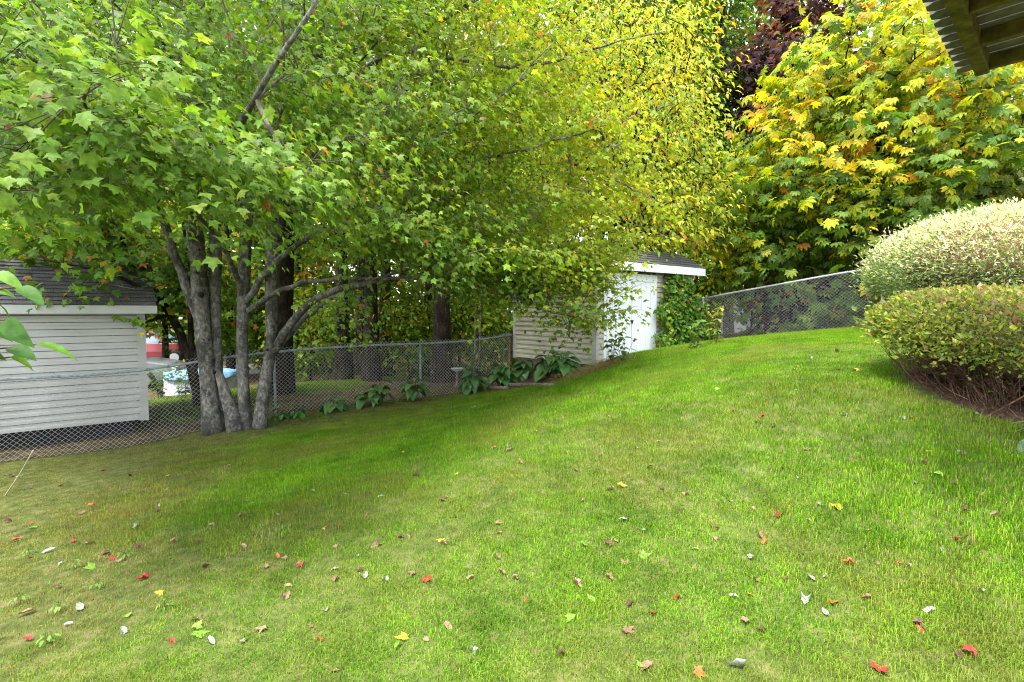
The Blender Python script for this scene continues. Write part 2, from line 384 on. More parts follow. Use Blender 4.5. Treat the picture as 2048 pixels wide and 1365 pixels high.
# ------------------------------------------------------------------ branching
def resample(pts, step):
    pts = np.asarray(pts, float); seg = np.linalg.norm(np.diff(pts, axis=0), axis=1); L = np.r_[0, np.cumsum(seg)]
    k = max(3, int(L[-1] / step) + 1); t = np.linspace(0, L[-1], k)
    # smooth (Catmull-like) by interpolating then averaging
    q = np.stack([np.interp(t, L, pts[:, j]) for j in range(pts.shape[1])], 1)
    for _ in range(2): q[1:-1] = .25 * q[:-2] + .5 * q[1:-1] + .25 * q[2:]
    return q
def grow(limb_nodes, centres, outward_from, up=.12, k_r=.0042, step=.4):
    """connect spray centres to the nearest part of the growing skeleton; returns branches (points, radii) and the incoming direction of each spray"""
    nodes = [np.asarray(x) for x in limb_nodes]; par = [-1] * len(nodes); cnt = [0.0] * len(nodes)
    NP = np.array(nodes); br = []; dirs = np.zeros_like(centres)
    d0 = np.min(np.linalg.norm(centres[:, None, :] - NP[None, ::2], axis=2), axis=1)
    for ci in np.argsort(d0):
        c = centres[ci]; dv = c - NP; dist = np.linalg.norm(dv, axis=1)
        back = np.linalg.norm(NP[:, :2] - outward_from[:2], axis=1) - np.linalg.norm(c[:2] - outward_from[:2])
        cost = dist + 1.2 * np.maximum(back, 0) + .5 * np.maximum(NP[:, 2] - c[2], 0)
        j = int(np.argmin(cost)); a = NP[j]; L = dist[j]
        m_ = max(2, int(L / step) + 1); t = np.linspace(0, 1, m_ + 1)[:, None]
        o2 = np.array([*(c[:2] - outward_from[:2]), 0]); o2 /= np.linalg.norm(o2) + 1e-6
        ctrl = (a + c) / 2 + np.array([0, 0, up * L]) + o2 * .08 * L + R.normal(0, .05 * L, 3)
        pts = a * (1 - t) ** 2 + 2 * ctrl * t * (1 - t) + c * t ** 2
        base = len(par); idx = [j]
        for q in range(1, m_ + 1):
            par.append(idx[-1]); cnt.append(0.0); idx.append(base + q - 1)
        NP = np.vstack([NP, pts[1:]]); br.append((pts, idx)); dirs[ci] = norm(pts[-1] - pts[-2])
        q = idx[-1]
        while q >= 0: cnt[q] += 1; q = par[q]
    cnt = np.array(cnt); nl = len(limb_nodes); out = []
    for pts, idx in br:
        r = k_r * np.maximum(cnt[idx], 1) ** .55
        if idx[0] < nl: r[0] = r[1] * 1.15
        else: r[0] = min(r[0], r[1] * 1.2)
        out.append((pts, r))
    return out, dirs, cnt[:nl]

def spray_leaves(c, d, per, size, spread=(.42, .16), wind=np.array([.35, -.05, -.25]), droop=.35, nup=1.0, nj=.5, outw=.65):
    """leaves of every spray: positions, bases, sizes, spray index"""
    k = R.poisson(per, len(c)); i = np.repeat(np.arange(len(c)), k); m_ = len(i)
    dd = d[i] * np.array([1, 1, .5]); dd = norm(dd + R.normal(0, .12, (m_, 3)))
    side = norm(np.cross(dd, np.array([0, 0, 1.0])) + 1e-6)
    al = R.uniform(-1.1, .8, m_); la = R.normal(0, .55, m_)
    sp = spread[0] * R.uniform(.75, 1.3, m_)
    p = c[i] + dd * (al * sp)[:, None] + side * (la * sp)[:, None]
    p[:, 2] += R.normal(0, spread[1], m_) - .25 * np.abs(la) * sp - .15 * np.maximum(al, 0) * sp
    tip = dd * .7 + side * np.sign(la)[:, None] * .7 + wind + np.array([0, 0, -droop]) + R.normal(0, .45, (m_, 3))
    nr = np.array([0, 0, nup]) + R.normal(0, nj, (m_, 3)) + dd * np.array([1, 1, 0]) * outw + side * (np.sign(la) * .25)[:, None]
    sz = size * np.exp(R.normal(0, .2, m_))
    return p, basis(nr, tip), sz, i
print('helpers ready')

# ------------------------------------------------------------------ ground
SHED_W, SHED_D = 3.43, 2.8                    # shed footprint in yard axes: s 0..W, d 0..D
def grid_sheet(name, s, d, zoff, m, hole=None):
    S_, D_ = np.meshgrid(s, d, indexing='ij'); p = W2(S_, D_); x, y = p[..., 0], p[..., 1]
    z = H(x, y) + zoff(S_, D_, x, y); v = np.stack([x, y, z], -1).reshape(-1, 3); a, b = S_.shape
    i = np.arange(a * b).reshape(a, b); q = np.stack([i[:-1, :-1], i[:-1, 1:], i[1:, 1:], i[1:, :-1]], -1)
    return put(name, np_mesh(name, v, q.reshape(-1), 4, smooth=True), m)
def fbm(x, y, sc_, seed):
    o = np.zeros_like(x); r = np.random.default_rng(seed)
    for k in range(14):
        f = sc_ * 1.35 ** k * .35; a = r.uniform(0, 6.28); ph = r.uniform(0, 6.28); o += np.sin((x * math.cos(a) + y * math.sin(a)) * f + ph) / (1.2 ** k)
    return o / 4
def woods_off(s, d, x, y):
    inside = np.clip(np.minimum(d + .05, 4.46 - s) / .3, 0, 1)
    return -.05 * inside + .03 * fbm(x, y, 1.5, 3) * (1 - inside)
far = np.r_[-160, -110, -75, -50, -38]
kind(grid_sheet('ground', np.r_[far, np.arange(-30, 24, .4), 30, 42, 60, 90, 150], np.r_[-150, -100, -70, -48, -36, np.arange(-28, 18, .4), 22, 35, 60, 110], woods_off, M['woods_floor']), 'structure')
LS = np.arange(-16, 4.5, .12); LD = np.r_[-.06, np.arange(.06, 15.1, .12)]
kind(grid_sheet('lawn', LS, LD, lambda s, d, x, y: .006 + .012 * fbm(x, y, 3.0, 5) * np.clip(d, 0, 1), M['lawn_soil']), 'structure')
kind(grid_sheet('road', np.arange(-45, -2, 1.0), np.arange(-17.5, -11.4, .5), lambda s, d, x, y: .05 + 0 * s, M['asphalt']), 'structure')

# ------------------------------------------------------------------ shingle courses, siding boards, roofs
def siding_boards(parent, A, B, nrm, z0, count, e, m, clip=None):
    """clapboards along A-B (2D), each a child; clip(z) gives the (0..1) range that stays"""
    A, B, nrm = np.array(A), np.array(B), np.array(nrm); off = rl(parent); shared = None
    for i in range(count):
        za = z0 + i * e; t0, t1 = (0, 1) if clip is None else clip(za + e)
        if t1 - t0 < .03: continue
        if clip is None and shared is not None:
            o = put('siding_board', shared, None, parent, (0, 0, i * e)); continue
        a, b = A + (B - A) * t0, A + (B - A) * t1
        def q(p, k, z): return (p[0] + nrm[0] * k, p[1] + nrm[1] * k, z)
        mb = MB().hexa([q(a, -.01, za), q(b, -.01, za), q(b, .026, za), q(a, .026, za), q(a, -.01, za + e - .010), q(b, -.01, za + e - .010), q(b, .006, za + e - .010), q(a, .006, za + e - .010)])
        mb.add([q(a, .0265, za + .002), q(b, .0265, za + .002), q(b, .0245, za + e * .45), q(a, .0245, za + e * .45), q(a, .0165, za + e * .52), q(b, .0165, za + e * .52)], [(0, 1, 2, 3), (3, 2, 5, 4)])
        o = mb.build('siding_board', m, parent)
        if clip is None: shared = o.data
def shingle_slope(parent, s0, s1, d0, z0, d1, z1, exposure=.14, tab=.30):
    """courses from the eave (d0,z0) up to the ridge (d1,z1)"""
    L = math.hypot(d1 - d0, z1 - z0); k = int(math.ceil(L / exposure)); ud, uz = (d1 - d0) / L, (z1 - z0) / L
    nd, nz = -uz * (1 if d1 < d0 else -1), abs(ud)
    nd = (1 if d1 < d0 else -1) * abs(uz); nz = abs(ud)
    for i in range(k):
        a = i * exposure; b = min(L, a + exposure * 1.02); mb = MB(); x = s0 - (tab / 2 if i % 2 else 0)
        while x < s1:
            xa, xb = max(x, s0), min(x + tab - .006, s1); j = random.uniform(-.004, .004); t = .010 + random.uniform(0, .004)
            if xb - xa > .02:
                def q(s, l, hgt): return FR(s, d0 + ud * l + nd * hgt, z0 + uz * l + nz * hgt)
                mb.hexa([q(xa, a + j, .001), q(xb, a + j, .001), q(xb, b, .001), q(xa, b, .001), q(xa, a + j, t + .008), q(xb, a + j, t + .008), q(xb, b, .004), q(xa, b, .004)])
            x += tab
        mb.build('shingle_course', M['shingle'], parent)
def prism(pts_sd_z, s0, s1):                   # polygon in (d,z) swept along s
    k = len(pts_sd_z); mb = MB()
    v = [FR(s0, d, z) for d, z in pts_sd_z] + [FR(s1, d, z) for d, z in pts_sd_z]
    return mb.add(v, [tuple(range(k)), tuple(range(2 * k - 1, k - 1, -1))] + [(i, i + k, (i + 1) % k + k, (i + 1) % k) for i in range(k)])

# ------------------------------------------------------------------ white-doored garden shed
Wd, Dd = SHED_W, SHED_D
shed = thing('garden_shed', 'cream sided garden shed with white double door and dark shingle roof', 'shed', FR(1.7, 1.4, h1(*W2(1.7, 1.4)) - .1))
zb, zt = .50, 2.50                             # siding bottom, wall top at the front
ridge_d, ridge_z, back_z, eave_z = 2.38, 3.10, 2.25, 2.70
core = prism([(.02, zb - .02), (Dd - .02, zb - .02), (Dd - .02, zt), (ridge_d, ridge_z - .09), (.02, back_z)], .02, Wd - .02)
core.build('wall', M['old_wood'], shed)
prism([(.05, -.45), (Dd - .05, -.45), (Dd - .05, zb - .02), (.05, zb - .02)], .05, Wd - .05).build('foundation', M['old_wood'], shed)
def gable(z):                                  # clip of the side wall, A at d=0 (back), B at the front
    if z < back_z: return 0, 1
    t0 = (z - back_z) / (ridge_z - .09 - back_z) * ridge_d / Dd
    t1 = 1 if z < zt else 1 - (z - zt) / (ridge_z - .09 - zt) * (Dd - ridge_d) / Dd
    return min(t0, 1), max(t1, 0)
siding_boards(shed, W2(0, .09), W2(0, Dd - .09), -U, zb, 23, .1125, M['siding_beige'], lambda z: gable(z))
siding_boards(shed, W2(0.0, Dd), W2(.22, Dd), -V, zb, 18, .1125, M['siding_beige'])
siding_boards(shed, W2(1.98, Dd), W2(Wd - .08, Dd), -V, zb, 18, .1125, M['siding_beige'])
siding_boards(shed, W2(Wd, Dd - .09), W2(Wd, .09), U, zb, 15, .1125, M['siding_beige'])
for s0, s1, d0, d1 in ((-.022, .06, Dd - .09, Dd + .024), (-.022, .02, -.02, .09), (Wd - .08, Wd + .022, Dd - .05, Dd + .022)):
    MB().fbox(s0, s1, d0, d1, zb - .03, zt + .02 if d0 > 1 else back_z - .02).build('corner_trim', M['siding_white'], shed)
MB().fbox(.20, 1.99, Dd + .0, Dd + .03, 2.30, 2.46).build('door_header', M['white_paint'], shed)
for s0, s1 in ((.20, .275), (1.895, 1.97)):
    MB().fbox(s0, s1, Dd + .0, Dd + .035, .42, 2.298).build('door_frame', M['white_paint'], shed)
for s0, s1 in ((.28, 1.072), (1.09, 1.89)):
    dr = MB().fbox(s0, s1, Dd + .001, Dd + .03, .46, 2.292).build('door', M['white_paint'], shed)
    k = 5; wv = (s1 - s0) / k
    for i in range(k):
        o = MB().fbox(s0 + i * wv + .003, s0 + (i + 1) * wv - .003, Dd + .015, Dd + .045, .462, 2.290).build('plank', M['white_paint'])
        o.parent = dr; o.location = -rl(shed)
    hn = MB()
    if s0 < 1:
        for zc in (1.42,):
            hn.fbox(1.035, 1.13, Dd + .046, Dd + .058, zc - .018, zc + .018); hn.fbox(1.05, 1.075, Dd + .058, Dd + .09, zc - .06, zc + .02)
        o = hn.build('latch', M['metal_dark']); o.parent = dr; o.location = -rl(shed)
    for zc in (.75, 2.05):
        sx = s0 if s0 < 1 else s1 - .05
        o = MB().fbox(sx, sx + .05, Dd + .046, Dd + .053, zc - .05, zc + .05).build('hinge', M['fascia']); o.parent = dr; o.location = -rl(shed)
EV = Dd + .24
prism([(EV, eave_z - .03), (ridge_d, ridge_z - .03), (-.2, back_z - .05), (-.2, back_z - .10), (ridge_d, ridge_z - .085), (EV, eave_z - .085)], -.12, Wd + .14).build('roof', M['old_wood'], shed)
shingle_slope(shed, -.14, Wd + .16, EV + .02, eave_z - .025, ridge_d, ridge_z - .022, .135)
shingle_slope(shed, -.14, Wd + .16, -.22, back_z - .05, ridge_d - .005, ridge_z - .022, .145)
MB().fbox(-.13, Wd + .15, EV + .001, EV + .022, eave_z - .20, eave_z - .022).build('fascia', M['white_paint'], shed)
for s0 in (-.145, Wd + .142):
    prism([(EV + .02, eave_z - .19), (EV + .02, eave_z - .03), (ridge_d, ridge_z - .035), (-.2, back_z - .055), (-.2, back_z - .18), (ridge_d, ridge_z - .17)], s0, s0 + .018).build('rake_board', M['white_paint'], shed)
prism([(EV, eave_z - .19), (EV, eave_z - .185), (Dd + .02, eave_z - .185), (Dd + .02, eave_z - .19)], -.12, Wd + .14).build('soffit', M['siding_white'], shed)

# ------------------------------------------------------------------ grey shed beyond the left fence
gx = -7.55; gd = -.85; zb2 = -.27
gshed = thing('storage_shed', 'pale grey sided shed with dark shingle roof beyond the chain link fence', 'shed', FR(gx - 3, gd - 1.4, h1(*W2(gx - 3, gd - 1.4)) - .1))
prism([(gd - .02, zb2 - .01), (gd - .02, 1.66), (gd - 1.4, 2.5), (gd - 2.8, 1.66), (gd - 2.8, zb2 - .01)], gx - 6.5, gx - .02).build('wall', M['old_wood'], gshed)
prism([(gd - .25, zb2 - .6), (gd - .25, zb2 - .012), (gd - 2.6, zb2 - .012), (gd - 2.6, zb2 - .6)], gx - 6.3, gx - .2).build('foundation', M['dark'], gshed)  # near-black colour paints in the shade of the gap below the wall
siding_boards(gshed, W2(gx - 6.5, gd), W2(gx - .09, gd), -V, zb2, 17, .1145, M['siding_white'])
MB().fbox(gx - .10, gx + .02, gd - .1, gd + .024, zb2 - .02, 1.64).build('corner_trim', M['siding_white'], gshed)
ev2 = gd + .22
prism([(ev2, 1.72), (gd - 1.4, 2.62), (gd - 3.0, 1.62), (gd - 3.0, 1.56), (gd - 1.4, 2.56), (ev2, 1.66)], gx - 6.7, gx + .18).build('roof', M['old_wood'], gshed)
shingle_slope(gshed, gx - 6.72, gx + .20, ev2 + .02, 1.722, gd - 1.4, 2.635, .135, .3)
shingle_slope(gshed, gx - 6.72, gx + .20, gd - 3.02, 1.63, gd - 1.405, 2.632, .30, .6)
MB().fbox(gx - 6.7, gx + .19, ev2 + .001, ev2 + .02, 1.585, 1.722).build('fascia', M['fascia'], gshed)
MB().fbox(gx - 6.7, gx + .18, gd + .025, ev2, 1.60, 1.61).build('soffit', M['fascia'], gshed)
for k, (px, py, dx, dz) in enumerate([(98, 590, .22, .05), (95, 607, .3, -.04), (255, 600, .3, -.07)]):
    dd = gd - .15 - .1 * k; zz = 1.722 + (ev2 - dd) / (1.62) * .9 + .022; s0 = gx - (2.2, 2.25, .5)[k]
    pts = [FR(s0, dd, zz), FR(s0 + dx * .5, dd - .03, zz + .02), FR(s0 + dx * .8, dd + .06, zz - .01), FR(s0 + dx * 1.3, dd + .10, zz - .035)]
    tag(MB().tube(pts, [.008, .007, .006, .003], 5).build('fallen_twig', M['planks'], None, True), 'thin bleached twig lying on the shingle roof', 'twig', 'twigs lying on the grey shed roof')

# ------------------------------------------------------------------ chain link fences
def chain_link(parent, s0, d0, s1, d1, hgt, w_=.076, r=.0031, hole=None):
    L = math.hypot(s1 - s0, d1 - d0); nw = int(L / (w_ / 2)); rows = int(hgt / .036) + 1
    x = np.arange(nw) * (w_ / 2); j = np.arange(rows)
    X = x[:, None] + ((j[None] + np.arange(nw)[:, None]) % 2) * (w_ / 2)
    t = X / L; p = W2(s0 + (s1 - s0) * t, d0 + (d1 - d0) * t)
    lx = np.linspace(0, 1, 60); lp = W2(s0 + (s1 - s0) * lx, d0 + (d1 - d0) * lx); lz = H(lp[:, 0], lp[:, 1])
    z = np.interp(t, lx, lz) + .02 + j[None] * .036
    q = np.stack([p[..., 0], p[..., 1], z], -1)
    ux = norm(W2(s1, d1) - W2(s0, d0)); nx = np.array([-ux[1], ux[0]])
    sgn = np.where(np.arange(nw) % 2, 1, -1)[:, None, None] * .002
    q[..., :2] += nx * sgn
    offs = np.array([(ux[0] * r * c + nx[0] * r * s_, ux[1] * r * c + nx[1] * r * s_, 0) for c, s_ in ((1, 0), (-.5, .87), (-.5, -.87))]) * 1.2
    v = (q[:, :, None] + offs[None, None]).reshape(-1, 3)
    b = (np.arange(nw)[:, None] * rows + np.arange(rows - 1)[None])[..., None] * 3
    k = np.arange(3)
    f = np.stack([b + k, b + (k + 1) % 3, b + 3 + (k + 1) % 3, b + 3 + k], -1)
    return kind(put('chain_link_mesh', np_mesh('chain_link_mesh', v - rl(parent), f.reshape(-1), 4, smooth=True), M['galv'], parent), 'stuff')
def rail_pts(s0, d0, s1, d1, hgt, k=24):
    t = np.linspace(0, 1, k); p = W2(s0 + (s1 - s0) * t, d0 + (d1 - d0) * t); z = H(p[:, 0], p[:, 1]) + hgt
    z[1:-1] = .25 * z[:-2] + .5 * z[1:-1] + .25 * z[2:]
    return np.c_[p, z]
def post(parent, s, d, hgt, r, m, dz=0):
    p = W2(s, d); g = h1(*p)
    mb = MB().lathe((p[0], p[1], g - .15), [(r, 0), (r, hgt + .13), (r * 1.25, hgt + .135), (r * 1.2, hgt + .17), (r * .5, hgt + .2)], 10)
    return mb.build('post', m, parent, False)
f1 = thing('chain_link_fence', 'galvanised chain link fence running from the maple trunks to the cream shed', 'fence', FR(-6, 0, h1(*W2(-6, 0))))
chain_link(f1, -13.5, 0, -.12, 0, 1.265)
MB().tube(rail_pts(-13.5, -.02, -.05, -.02, 1.205), .021, 8).build('top_rail', M['rail'], f1, True)
for s in (-.1, -2.6, -5.62, -9.6, -12.6): post(f1, s, -.05, 1.17, .024 if s < -1 else .038, M['rail'] if s < -1 else M['rust'])
f2 = thing('chain_link_fence', 'galvanised chain link fence along the top of the sunny lawn behind the clipped hedges', 'fence', FR(4.46, 5, h1(*W2(4.46, 5))))
chain_link(f2, 4.46, 2.45, 4.46, 10.2, 1.25, .092, .0019)
MB().tube(rail_pts(4.48, 2.45, 4.48, 10.2, 1.215), .02, 8).build('top_rail', M['galv'], f2, True)
for d in (2.45, 6.5, 9.6): post(f2, 4.49, d, 1.22, .034, M['galv'])
f3 = thing('chain_link_fence', 'short far chain link fence in front of the tarp covered pile', 'fence', (*P(1510, 650, 19)[:2], h1(*P(1510, 650, 19)[:2])))
sa, da = SD(*P(1440, 650, 21)[:2]); sb, db = SD(*P(1600, 650, 17.0)[:2])
chain_link(f3, sa, da, sb, db, 1.2, .09, .005)
MB().tube(rail_pts(sa, da, sb, db, 1.18), .022, 8).build('top_rail', M['galv'], f3, True)
for t in (.03, .42, .98): post(f3, sa + (sb - sa) * t, da + (db - da) * t, 1.2, .035, M['galv'])

# ------------------------------------------------------------------ raised deck overhead
DZ = CAMZ + 1.87
def on_plane(px, py, z):
    d = ray(px, py); t = (z - CAMZ) / d[2]; return np.array([d[0] * t, d[1] * t])
DC = on_plane(1950, 153, DZ)
U1 = norm(DC - on_plane(1884, 0, DZ)); V1 = np.array([-U1[1], U1[0]])
def DK(a, b, z): p = DC - a * U1 - b * V1; return (p[0], p[1], z)
deck = thing('raised_deck', 'underside of a raised mossy wooden deck with rounded board ends', 'deck', (*(DC - 1.0 * U - 1.55 * V), h1(*(DC - 1.0 * U - 1.55 * V))))
def dbox(a0, a1, b0, b1, z0, z1): return MB().hexa([DK(a, b, z) for z in (z0, z1) for a, b in ((a0, b0), (a1, b0), (a1, b1), (a0, b1))])
dbox(-.02, 2.0, .0, .085, DZ, DZ + .12).build('rim_beam', M['deck_wood'], deck, False, .006)
dbox(-.02, 2.0, 1.5, 1.6, DZ - .12, DZ + .12).build('rim_beam', M['deck_wood'], deck)
for a in (.0, .52, 1.1, 1.68): dbox(a, a + .042, .087, 1.49, DZ + .02, DZ + .118).build('joist', M['deck_wood'], deck)
for b in (.75,): dbox(-.02, 2.0, b, b + .06, DZ + .03, DZ + .1181).build('beam', M['deck_wood'], deck)
def board(a):
    wv = .130; plan = [(a, 1.7), (a, -.085), (a + .028, -.128), (a + wv - .028, -.128), (a + wv, -.085), (a + wv, 1.7)]; k = len(plan)
    zz = (DZ + .122, DZ + .16); v = [DK(x, y, z) for z in zz for x, y in plan]
    return MB().add(v, [tuple(range(k)), tuple(range(2 * k - 1, k - 1, -1))] + [(i, i + k, (i + 1) % k + k, (i + 1) % k) for i in range(k)])
a = -.20
while a < 1.95:
    o = board(a).build('deck_board', M['deck_board'], deck); a += .143
for a, b in ((.1, 1.55), (1.85, 1.55)):
    p = DC - a * U1 - b * V1; g = h1(*p)
    MB().box((p[0], p[1], (g - .1 + DZ) / 2), (.12, .12, DZ - g + .1), .6).build('support_post', M['deck_wood'], deck)

# ------------------------------------------------------------------ things beyond the fences
def gz(p): return h1(p[0], p[1])
def car(px, Y, rz, paint, label, drop=0.0, scale=1.0):
    p = P(px, 700, Y); g = gz(p) - drop
    root = thing('parked_car', label, 'car', (p[0], p[1], g), 'cars parked beyond the fence'); root.rotation_euler = (0, 0, rz)
    st = [(-2.2, .45, .62, .62), (-2.12, .28, .80, .78), (-1.5, .22, .90, .86), (-.6, .2, .94, .89), (.6, .2, .95, .89), (1.4, .22, .92, .87), (2.0, .28, .80, .80), (2.2, .42, .62, .66)]
    v, f = [], []
    for x, z0, z1, hw in st: v += [(x, -hw, z0), (x, -hw * 1.02, (z0 + z1) / 2), (x, -hw * .94, z1), (x, hw * .94, z1), (x, hw * 1.02, (z0 + z1) / 2), (x, hw, z0)]
    for i in range(len(st) - 1): f += [(i * 6 + k, i * 6 + (k + 1) % 6, i * 6 + 6 + (k + 1) % 6, i * 6 + 6 + k) for k in range(6)]
    f += [tuple(range(5, -1, -1)), tuple(range(42, 48))]
    def local(mbv, mbf, name, m, par=root, sm=False):
        me = bpy.data.meshes.new(name); me.from_pydata(mbv, [], mbf); me.update(); o = put(name, me, m, par)
        if sm: me.polygons.foreach_set('use_smooth', np.ones(len(me.polygons), bool))
        return o
    bd = local(v, f, 'body', paint); bv = bd.modifiers.new('bevel', 'BEVEL'); bv.width = .05; bv.segments = 3
    cv = [(-1.75, -.80, .90), (1.05, -.80, .92), (1.05, .80, .92), (-1.75, .80, .90), (-1.1, -.62, 1.42), (.25, -.62, 1.44), (.25, .62, 1.44), (-1.1, .62, 1.42)]
    cb = MB().hexa(cv); local(cb.v, cb.f, 'cabin', paint)
    def quad_in(a_, b_, c_, d_, k=.1, push=(0, 0, .01)):
        q = np.array([cv[a_], cv[b_], cv[c_], cv[d_]]); c_ = q.mean(0); q = q + (c_ - q) * k + np.array(push); return [tuple(t) for t in q]
    for nm, ids, push in (('windscreen', (1, 2, 6, 5), (.012, 0, .012)), ('rear_window', (3, 0, 4, 7), (-.012, 0, .012)), ('side_window', (0, 1, 5, 4), (0, -.014, .006)), ('side_window', (2, 3, 7, 6), (0, .014, .006))):
        local(quad_in(*ids, .12, push), [(0, 1, 2, 3)], nm, M['glass'])
    for x in (-1.35, 1.35):
        for y in (-.84, .84):
            pr = [(.05, -.1), (.26, -.1), (.31, -.06), (.31, .06), (.26, .1), (.05, .1)]
            def lat(prof, k=16): 
                vv = [(r_ * math.cos(6.2832 * i / k), yy, r_ * math.sin(6.2832 * i / k)) for r_, yy in prof for i in range(k)]
                return vv, [(j * k + i, j * k + (i + 1) % k, (j + 1) * k + (i + 1) % k, (j + 1) * k + i) for j in range(len(prof) - 1) for i in range(k)]
            ty = local(*lat(pr), 'wheel', M['tyre'], root, True); ty.location = (x, y, .31)
            local(*lat([(.01, -.108), (.19, -.108), (.19, .108), (.01, .108)]), 'rim', M['rim'], ty, False)
    for y in (-.62, .62):
        b1 = MB().box((2.14, y, .64), (.12, .3, .12)); local(b1.v, b1.f, 'headlight', M['headlamp'])
        b1 = MB().box((-2.15, y, .68), (.1, .3, .14)); local(b1.v, b1.f, 'tail_light', M['lamp_red'])
    return root
car(205, 16.5, .35, M['car_silver'], 'silver grey parked car beyond the fence beside the grey shed')
car(300, 23, .2, M['car_red'], 'dark red parked car on the road beyond the fence', -.35)
# blue tarp over a low pale boat
def tarp_heap(name, label, px, py, Y, ln, wd, hg, rz, m_low, m_top, split=.55, cat='boat'):
    p = P(px, py, Y); g = gz(p); root = thing(name, label, cat, (p[0], p[1], g))
    def loft(z0, z1, k0, k1, seed, nm, m):
        r = np.random.default_rng(seed); ku, kv = 18, 7; vs, fs = [], []
        for i in range(ku + 1):
            t = i / ku * 2 - 1; wd_ = wd / 2 * (1 - abs(t) ** 3.2) ** .5 + .03
            for j in range(kv + 1):
                a = math.pi * j / kv; q = abs(math.sin(a)) ** .6; cy = -math.cos(a) * wd_ * (k0 + (k1 - k0) * q); z = z0 + (z1 - z0) * q * (1 - .25 * t * t) + r.normal(0, .012)
                x = t * ln / 2; vs.append((x * math.cos(rz) - cy * math.sin(rz), x * math.sin(rz) + cy * math.cos(rz), z))
        for i in range(ku):
            for j in range(kv): fs.append((i * (kv + 1) + j, i * (kv + 1) + j + 1, (i + 1) * (kv + 1) + j + 1, (i + 1) * (kv + 1) + j))
        me = bpy.data.meshes.new(nm); me.from_pydata(vs, [], fs); me.update(); me.polygons.foreach_set('use_smooth', np.ones(len(fs), bool)); put(nm, me, m, root)
    if m_low: loft(-.05, hg * .96, 1, 1.0, 1, 'hull' if cat == 'boat' else 'base_cover', m_low)
    if m_top: loft(hg * split, hg * 1.04, 1.0, .99, 2, 'tarp', m_top)
    return root
tarp_heap('covered_boat', 'pale grey boat under a blue tarp seen through the fence beside the maple trunks', 402, 760, 14.6, 1.8, 1.1, .62, .5, M['grey_tarp'], M['blue_tarp'], .68)
tarp_heap('tarp_covered_pile', 'grey tarp covered pile behind the far fence', 1472, 640, 22.5, 1.6, 1.2, 1.2, -.6, M['grey_tarp'], M['grey_tarp'], .5, 'pile')
p = P(1556, 640, 21.5); g = gz(p)
bx = thing('storage_box', 'beige plastic storage box behind the far fence', 'box', (p[0], p[1], g))
MB().box((p[0], p[1], g + .35), (1.4, .7, .72), -.6).build('body', M['beige_box'], bx, False, .03)
MB().box((p[0], p[1], g + .75), (1.46, .76, .09), -.6).build('lid', M['beige_box'], bx, False, .02)
for x in (-.55, 0, .55):
    MB().box((p[0] + x * math.cos(-.6) + .36 * math.sin(-.6), p[1] + x * math.sin(-.6) - .36 * math.cos(-.6), g + .35), (.05, .03, .62), -.6).build('rib', M['beige_box'], bx)
# garden bits right of the right fence
p = P(1722, 630, 12.6); g = gz(p)
bn = thing('plastic_tub', 'pale blue plastic tub on the ground behind the right fence', 'tub', (p[0], p[1], g))
MB().lathe((p[0], p[1], g - .02), [(.2, 0), (.26, .3), (.28, .3), (.28, .33), (.25, .33), (.19, .05)], 18).build('bowl', M['bin_blue'], bn, True)
MB().tube([(p[0] - .27, p[1], g + .3), (p[0] - .32, p[1], g + .24), (p[0] - .27, p[1], g + .2)], .012, 6).build('handle', M['bin_blue'], bn, True)
p = P(1662, 600, 14.5); g = gz(p)
fr = thing('trellis_frame', 'pale grey timber frame with leaning planks under the yellow tree', 'trellis', (p[0], p[1], g))
for k, (dx, w_, hh, lean) in enumerate(((-.35, .10, 2.0, 0), (.02, .14, 1.75, .22), (.14, .14, 1.7, .24), (.26, .14, 1.65, .26), (.34, .1, 2.0, 0))):
    MB().hexa([(p[0] + dx + lean * .5 + x, p[1] + y - .15 * (lean > 0), g - .05) for x, y in ((0, 0), (w_, 0), (w_, .035), (0, .035))] + [(p[0] + dx - lean * .5 + x, p[1] + y + .02, g + hh) for x, y in ((0, 0), (w_, 0), (w_, .035), (0, .035))]).build('plank' if lean else 'upright', M['planks'], fr)
MB().box((p[0] + .05, p[1] + .07, g + 1.93), (.95, .05, .1)).build('crossbar', M['planks'], fr)
p = P(1692, 600, 13.4); g = gz(p)
st = thing('garden_stakes', 'bundle of bamboo stakes with red tape behind the right fence', 'stakes', (p[0], p[1], g))
for k in range(5):
    a = k * 1.25; MB().tube([(p[0] + .02 * math.cos(a), p[1] + .02 * math.sin(a), g - .05), (p[0] + .1 * math.cos(a), p[1] + .1 * math.sin(a), g + 1.25)], [.011, .008], 6).build('stake', M['beige_box'], st, True)
MB().lathe((p[0], p[1], g + .98), [(.088, 0), (.094, .03), (.10, .16), (.095, .18)], 12).build('tape', M['red_tape'], st, True)
p = P(915, 760, 13.3); g = gz(p)
bb = thing('bird_bath', 'small white bird bath standing behind the chain link fence near the hostas', 'bird bath', (p[0], p[1], g))
MB().lathe((p[0], p[1], g - .03), [(.12, 0), (.11, .05), (.04, .1), (.035, .36), (.06, .43)], 14).build('pedestal', M['old_wood'], bb, True)
MB().lathe((p[0], p[1], g + .39), [(.05, 0), (.13, .03), (.17, .08), (.18, .09), (.15, .08), (.05, .04)], 20).build('basin', M['fascia'], bb, True)
